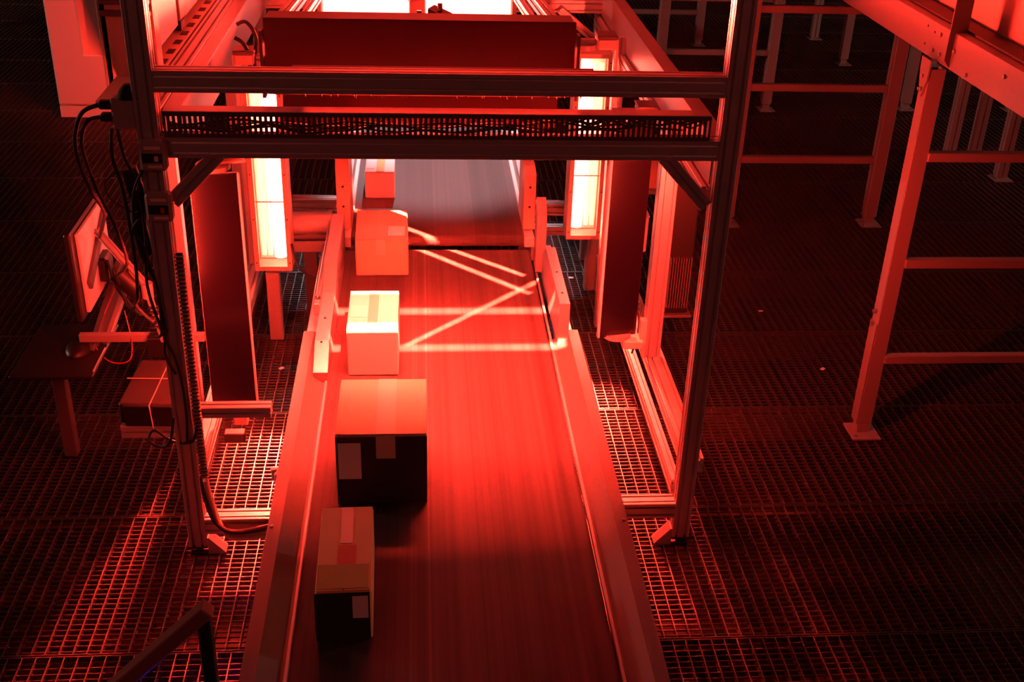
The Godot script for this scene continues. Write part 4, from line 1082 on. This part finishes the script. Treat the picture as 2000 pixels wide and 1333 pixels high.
func drive() -> void:
	var t := thing("drive_motor", "horizontal drum drive motor beside the belt end on the workstation side", "motor", Vector3(-0.65, 0.5, -6.25))
	part("drum", Sh.new().tube([Vector3(-0.78, 0.585, -6.3), Vector3(-0.53, 0.585, -6.3)], 0.085, 24), M.sheet_steel, t)
	part("end_cap", Sh.new().tube([Vector3(-0.54, 0.585, -6.3), Vector3(-0.515, 0.585, -6.3)], 0.09, 24), M.sheet_steel, t)
	part("mount", Sh.new().box(Vector3(-0.65, 0.47, -6.3), Vector3(0.2, 0.07, 0.1), 0.004), M.sheet_steel, t)
	part("stand", Sh.new().box(Vector3(-0.65, 0.22, -6.3), Vector3(0.08, 0.44, 0.08), 0.004), M.dark_paint, t)
	var c := thing("cross_beam", "aluminium cross beam passing under the far belt between the lamps", "beam", Vector3(0, 0.6, -6.65))
	part("profile", Sh.new().profile(Vector3(-1.0, 0.545, -6.78), Vector3(1.06, 0.505, -6.78), PW, PW), M.aluminium, c)
	part("profile", Sh.new().profile(Vector3(0.66, 0.36, -6.78), Vector3(1.06, 0.36, -6.78), 0.06, 0.06, 1, 1), M.aluminium, c)
	single("conduit", Sh.new().tube(Sh.spline([Vector3(-0.72, 0.62, -5.95), Vector3(-0.68, 0.5, -5.9), Vector3(-0.58, 0.44, -5.85), Vector3(-0.5, 0.43, -5.8)], 6), 0.008, 8), M.black_rubber, "grey conduit curving from the lamp box to the belt frame", "conduit")
	var g := thing("sensor_bar", "thin slotted sensor bar along the outer edge of the left guide fence", "sensor", Vector3(-0.55, 0.6, -5.4))
	part("bar", Sh.new().profile(Vector3(-0.5, 0.72, -5.05), Vector3(-0.5, 0.72, -6.0), 0.022, 0.03, 1, 1), M.aluminium, g)
	part("tip", Sh.new().box(Vector3(-0.5, 0.7, -5.0), Vector3(0.03, 0.06, 0.05), 0.004), M.sheet_steel, g)
	var st := Sh.new()
	var k := thing("fence_sensor", "small pale sensor clipped to the outside of the left belt guard", "sensor", Vector3(-0.565, 0.58, -3.75))
	part("clip", Sh.new().box(Vector3(-0.567, 0.585, -3.75), Vector3(0.016, 0.05, 0.05), 0.004), M.cream_paint, k)
	part("head", Sh.new().tube([Vector3(-0.578, 0.62, -3.75), Vector3(-0.575, 0.57, -3.75)], 0.012, 10), M.cream_paint, k)

func handrail() -> void:
	var t := thing("handrail", "dark chipped square steel handrail rising from the lower left corner", "handrail", Vector3(-0.63, 0, -2.55))
	part("top_rail", Sh.new().bar(Vector3(-0.612, 0.955, -2.57), Vector3(-1.13, 0.44, -2.57), 0.045, 0.05, 0.004, Vector3.BACK), M.rail_paint, t)
	part("post", Sh.new().box(Vector3(-0.63, 0.475, -2.58), Vector3(0.038, 0.93, 0.038), 0.004), M.black_plastic, t)
	part("foot", Sh.new().box(Vector3(-0.637, 0.008, -2.58), Vector3(0.11, 0.014, 0.11), 0.003), M.black_plastic, t)

func line_projectors() -> void:
	# closed boxes with a small light source behind a slit: each throws one sheet of light
	var lines := [
		[Vector3(0.1, 2.9, -2.7), Vector3(-0.45, 0.56, -5.225), Vector3(0.70, 0.56, -5.225), "slit projector over the view that throws the farther straight light line", 4600.0],
		[Vector3(0.1, 2.9, -2.48), Vector3(-0.45, 0.56, -4.835), Vector3(0.70, 0.56, -4.835), "slit projector over the view that throws the nearer straight light line", 4600.0],
		[Vector3(0.1, 1.97, -5.62), Vector3(-0.45, 0.56, -6.57), Vector3(0.62, 0.56, -5.6), "slit projector behind the hood for the farthest slanting light line", 850.0],
		[Vector3(0.0, 1.97, -5.45), Vector3(-0.2, 0.56, -6.2), Vector3(0.6, 0.56, -5.4), "slit projector behind the hood for the middle slanting light line", 850.0],
		[Vector3(0.2, 1.97, -4.85), Vector3(0.62, 0.56, -5.57), Vector3(-0.1, 0.56, -4.83), "slit projector behind the hood for the nearest slanting light line", 700.0]]
	for q in lines:
		var o: Vector3 = q[0]
		var mid: Vector3 = (q[1] + q[2]) * 0.5
		var z: Vector3 = (o - mid).normalized()
		var x: Vector3 = (q[2] - q[1]).normalized()
		x = (x - z * x.dot(z)).normalized()
		var bs := Basis(x, z.cross(x), z)
		var D := (o - mid).length()
		var half: float = (q[2] - q[1]).length() * 0.5
		var d := 0.16 if D > 2.0 else 0.09
		var t := thing("line_projector", q[3], "projector", o, "slit projectors over the belt")
		var w: float = half * d / D * 2.12
		var hh := 0.05
		var h := Sh.new()
		h.box(o + bs * Vector3(0, 0, 0.012), Vector3(w + 0.02, hh, 0.008), 0.001, bs)
		for sg in [-1.0, 1.0]:
			h.box(o + bs * Vector3(sg * (w * 0.5 + 0.005), 0, -d * 0.5), Vector3(0.01, hh, d + 0.02), 0.001, bs)
			h.box(o + bs * Vector3(0, sg * (hh * 0.5 - 0.004), -d * 0.5), Vector3(w, 0.008, d + 0.02), 0.001, bs)
		part("housing", h, M.black_plastic, t)
		var sw := 0.0021
		for sg in [-1.0, 1.0]:
			part("slit_blade", Sh.new().box(o + bs * Vector3(0, sg * (sw * 0.5 + 0.01), -d), Vector3(w, 0.02, 0.002), 0.0, bs), M.black_plastic, t)
		part("hanger", Sh.new().tube([o + bs * Vector3(0, 0, 0.016), Vector3(o.x, 6.7, o.z) if D > 2.0 else o + Vector3(0, 0.05, 0.0)], 0.012, 8), M.dark_paint, t)
		area("slit_light", o, o - z, 0.0012, 0.0012, RED, q[4], t)

func litter() -> void:
	for q in [[Vector3(-0.78, 0.003, -5.63), "white paper scrap on the grating between mirror and belt"], [Vector3(0.99, 0.003, -6.81), "white paper scrap on the grating beside the far lamp stand"], [Vector3(2.136, 0.003, -6.31), "white paper scrap on the open grating right of the gantry post"], [Vector3(2.3, 0.003, -5.57), "reddish paper scrap near the overhead conveyor leg"]]:
		var p: Vector3 = q[0]
		single("paper_scrap", Sh.new().box(p, Vector3(0.03, 0.004, 0.02), 0.001, Basis(Vector3.UP, p.x * 3.0)), M.paper, q[1], "litter", "paper scraps on the grating")
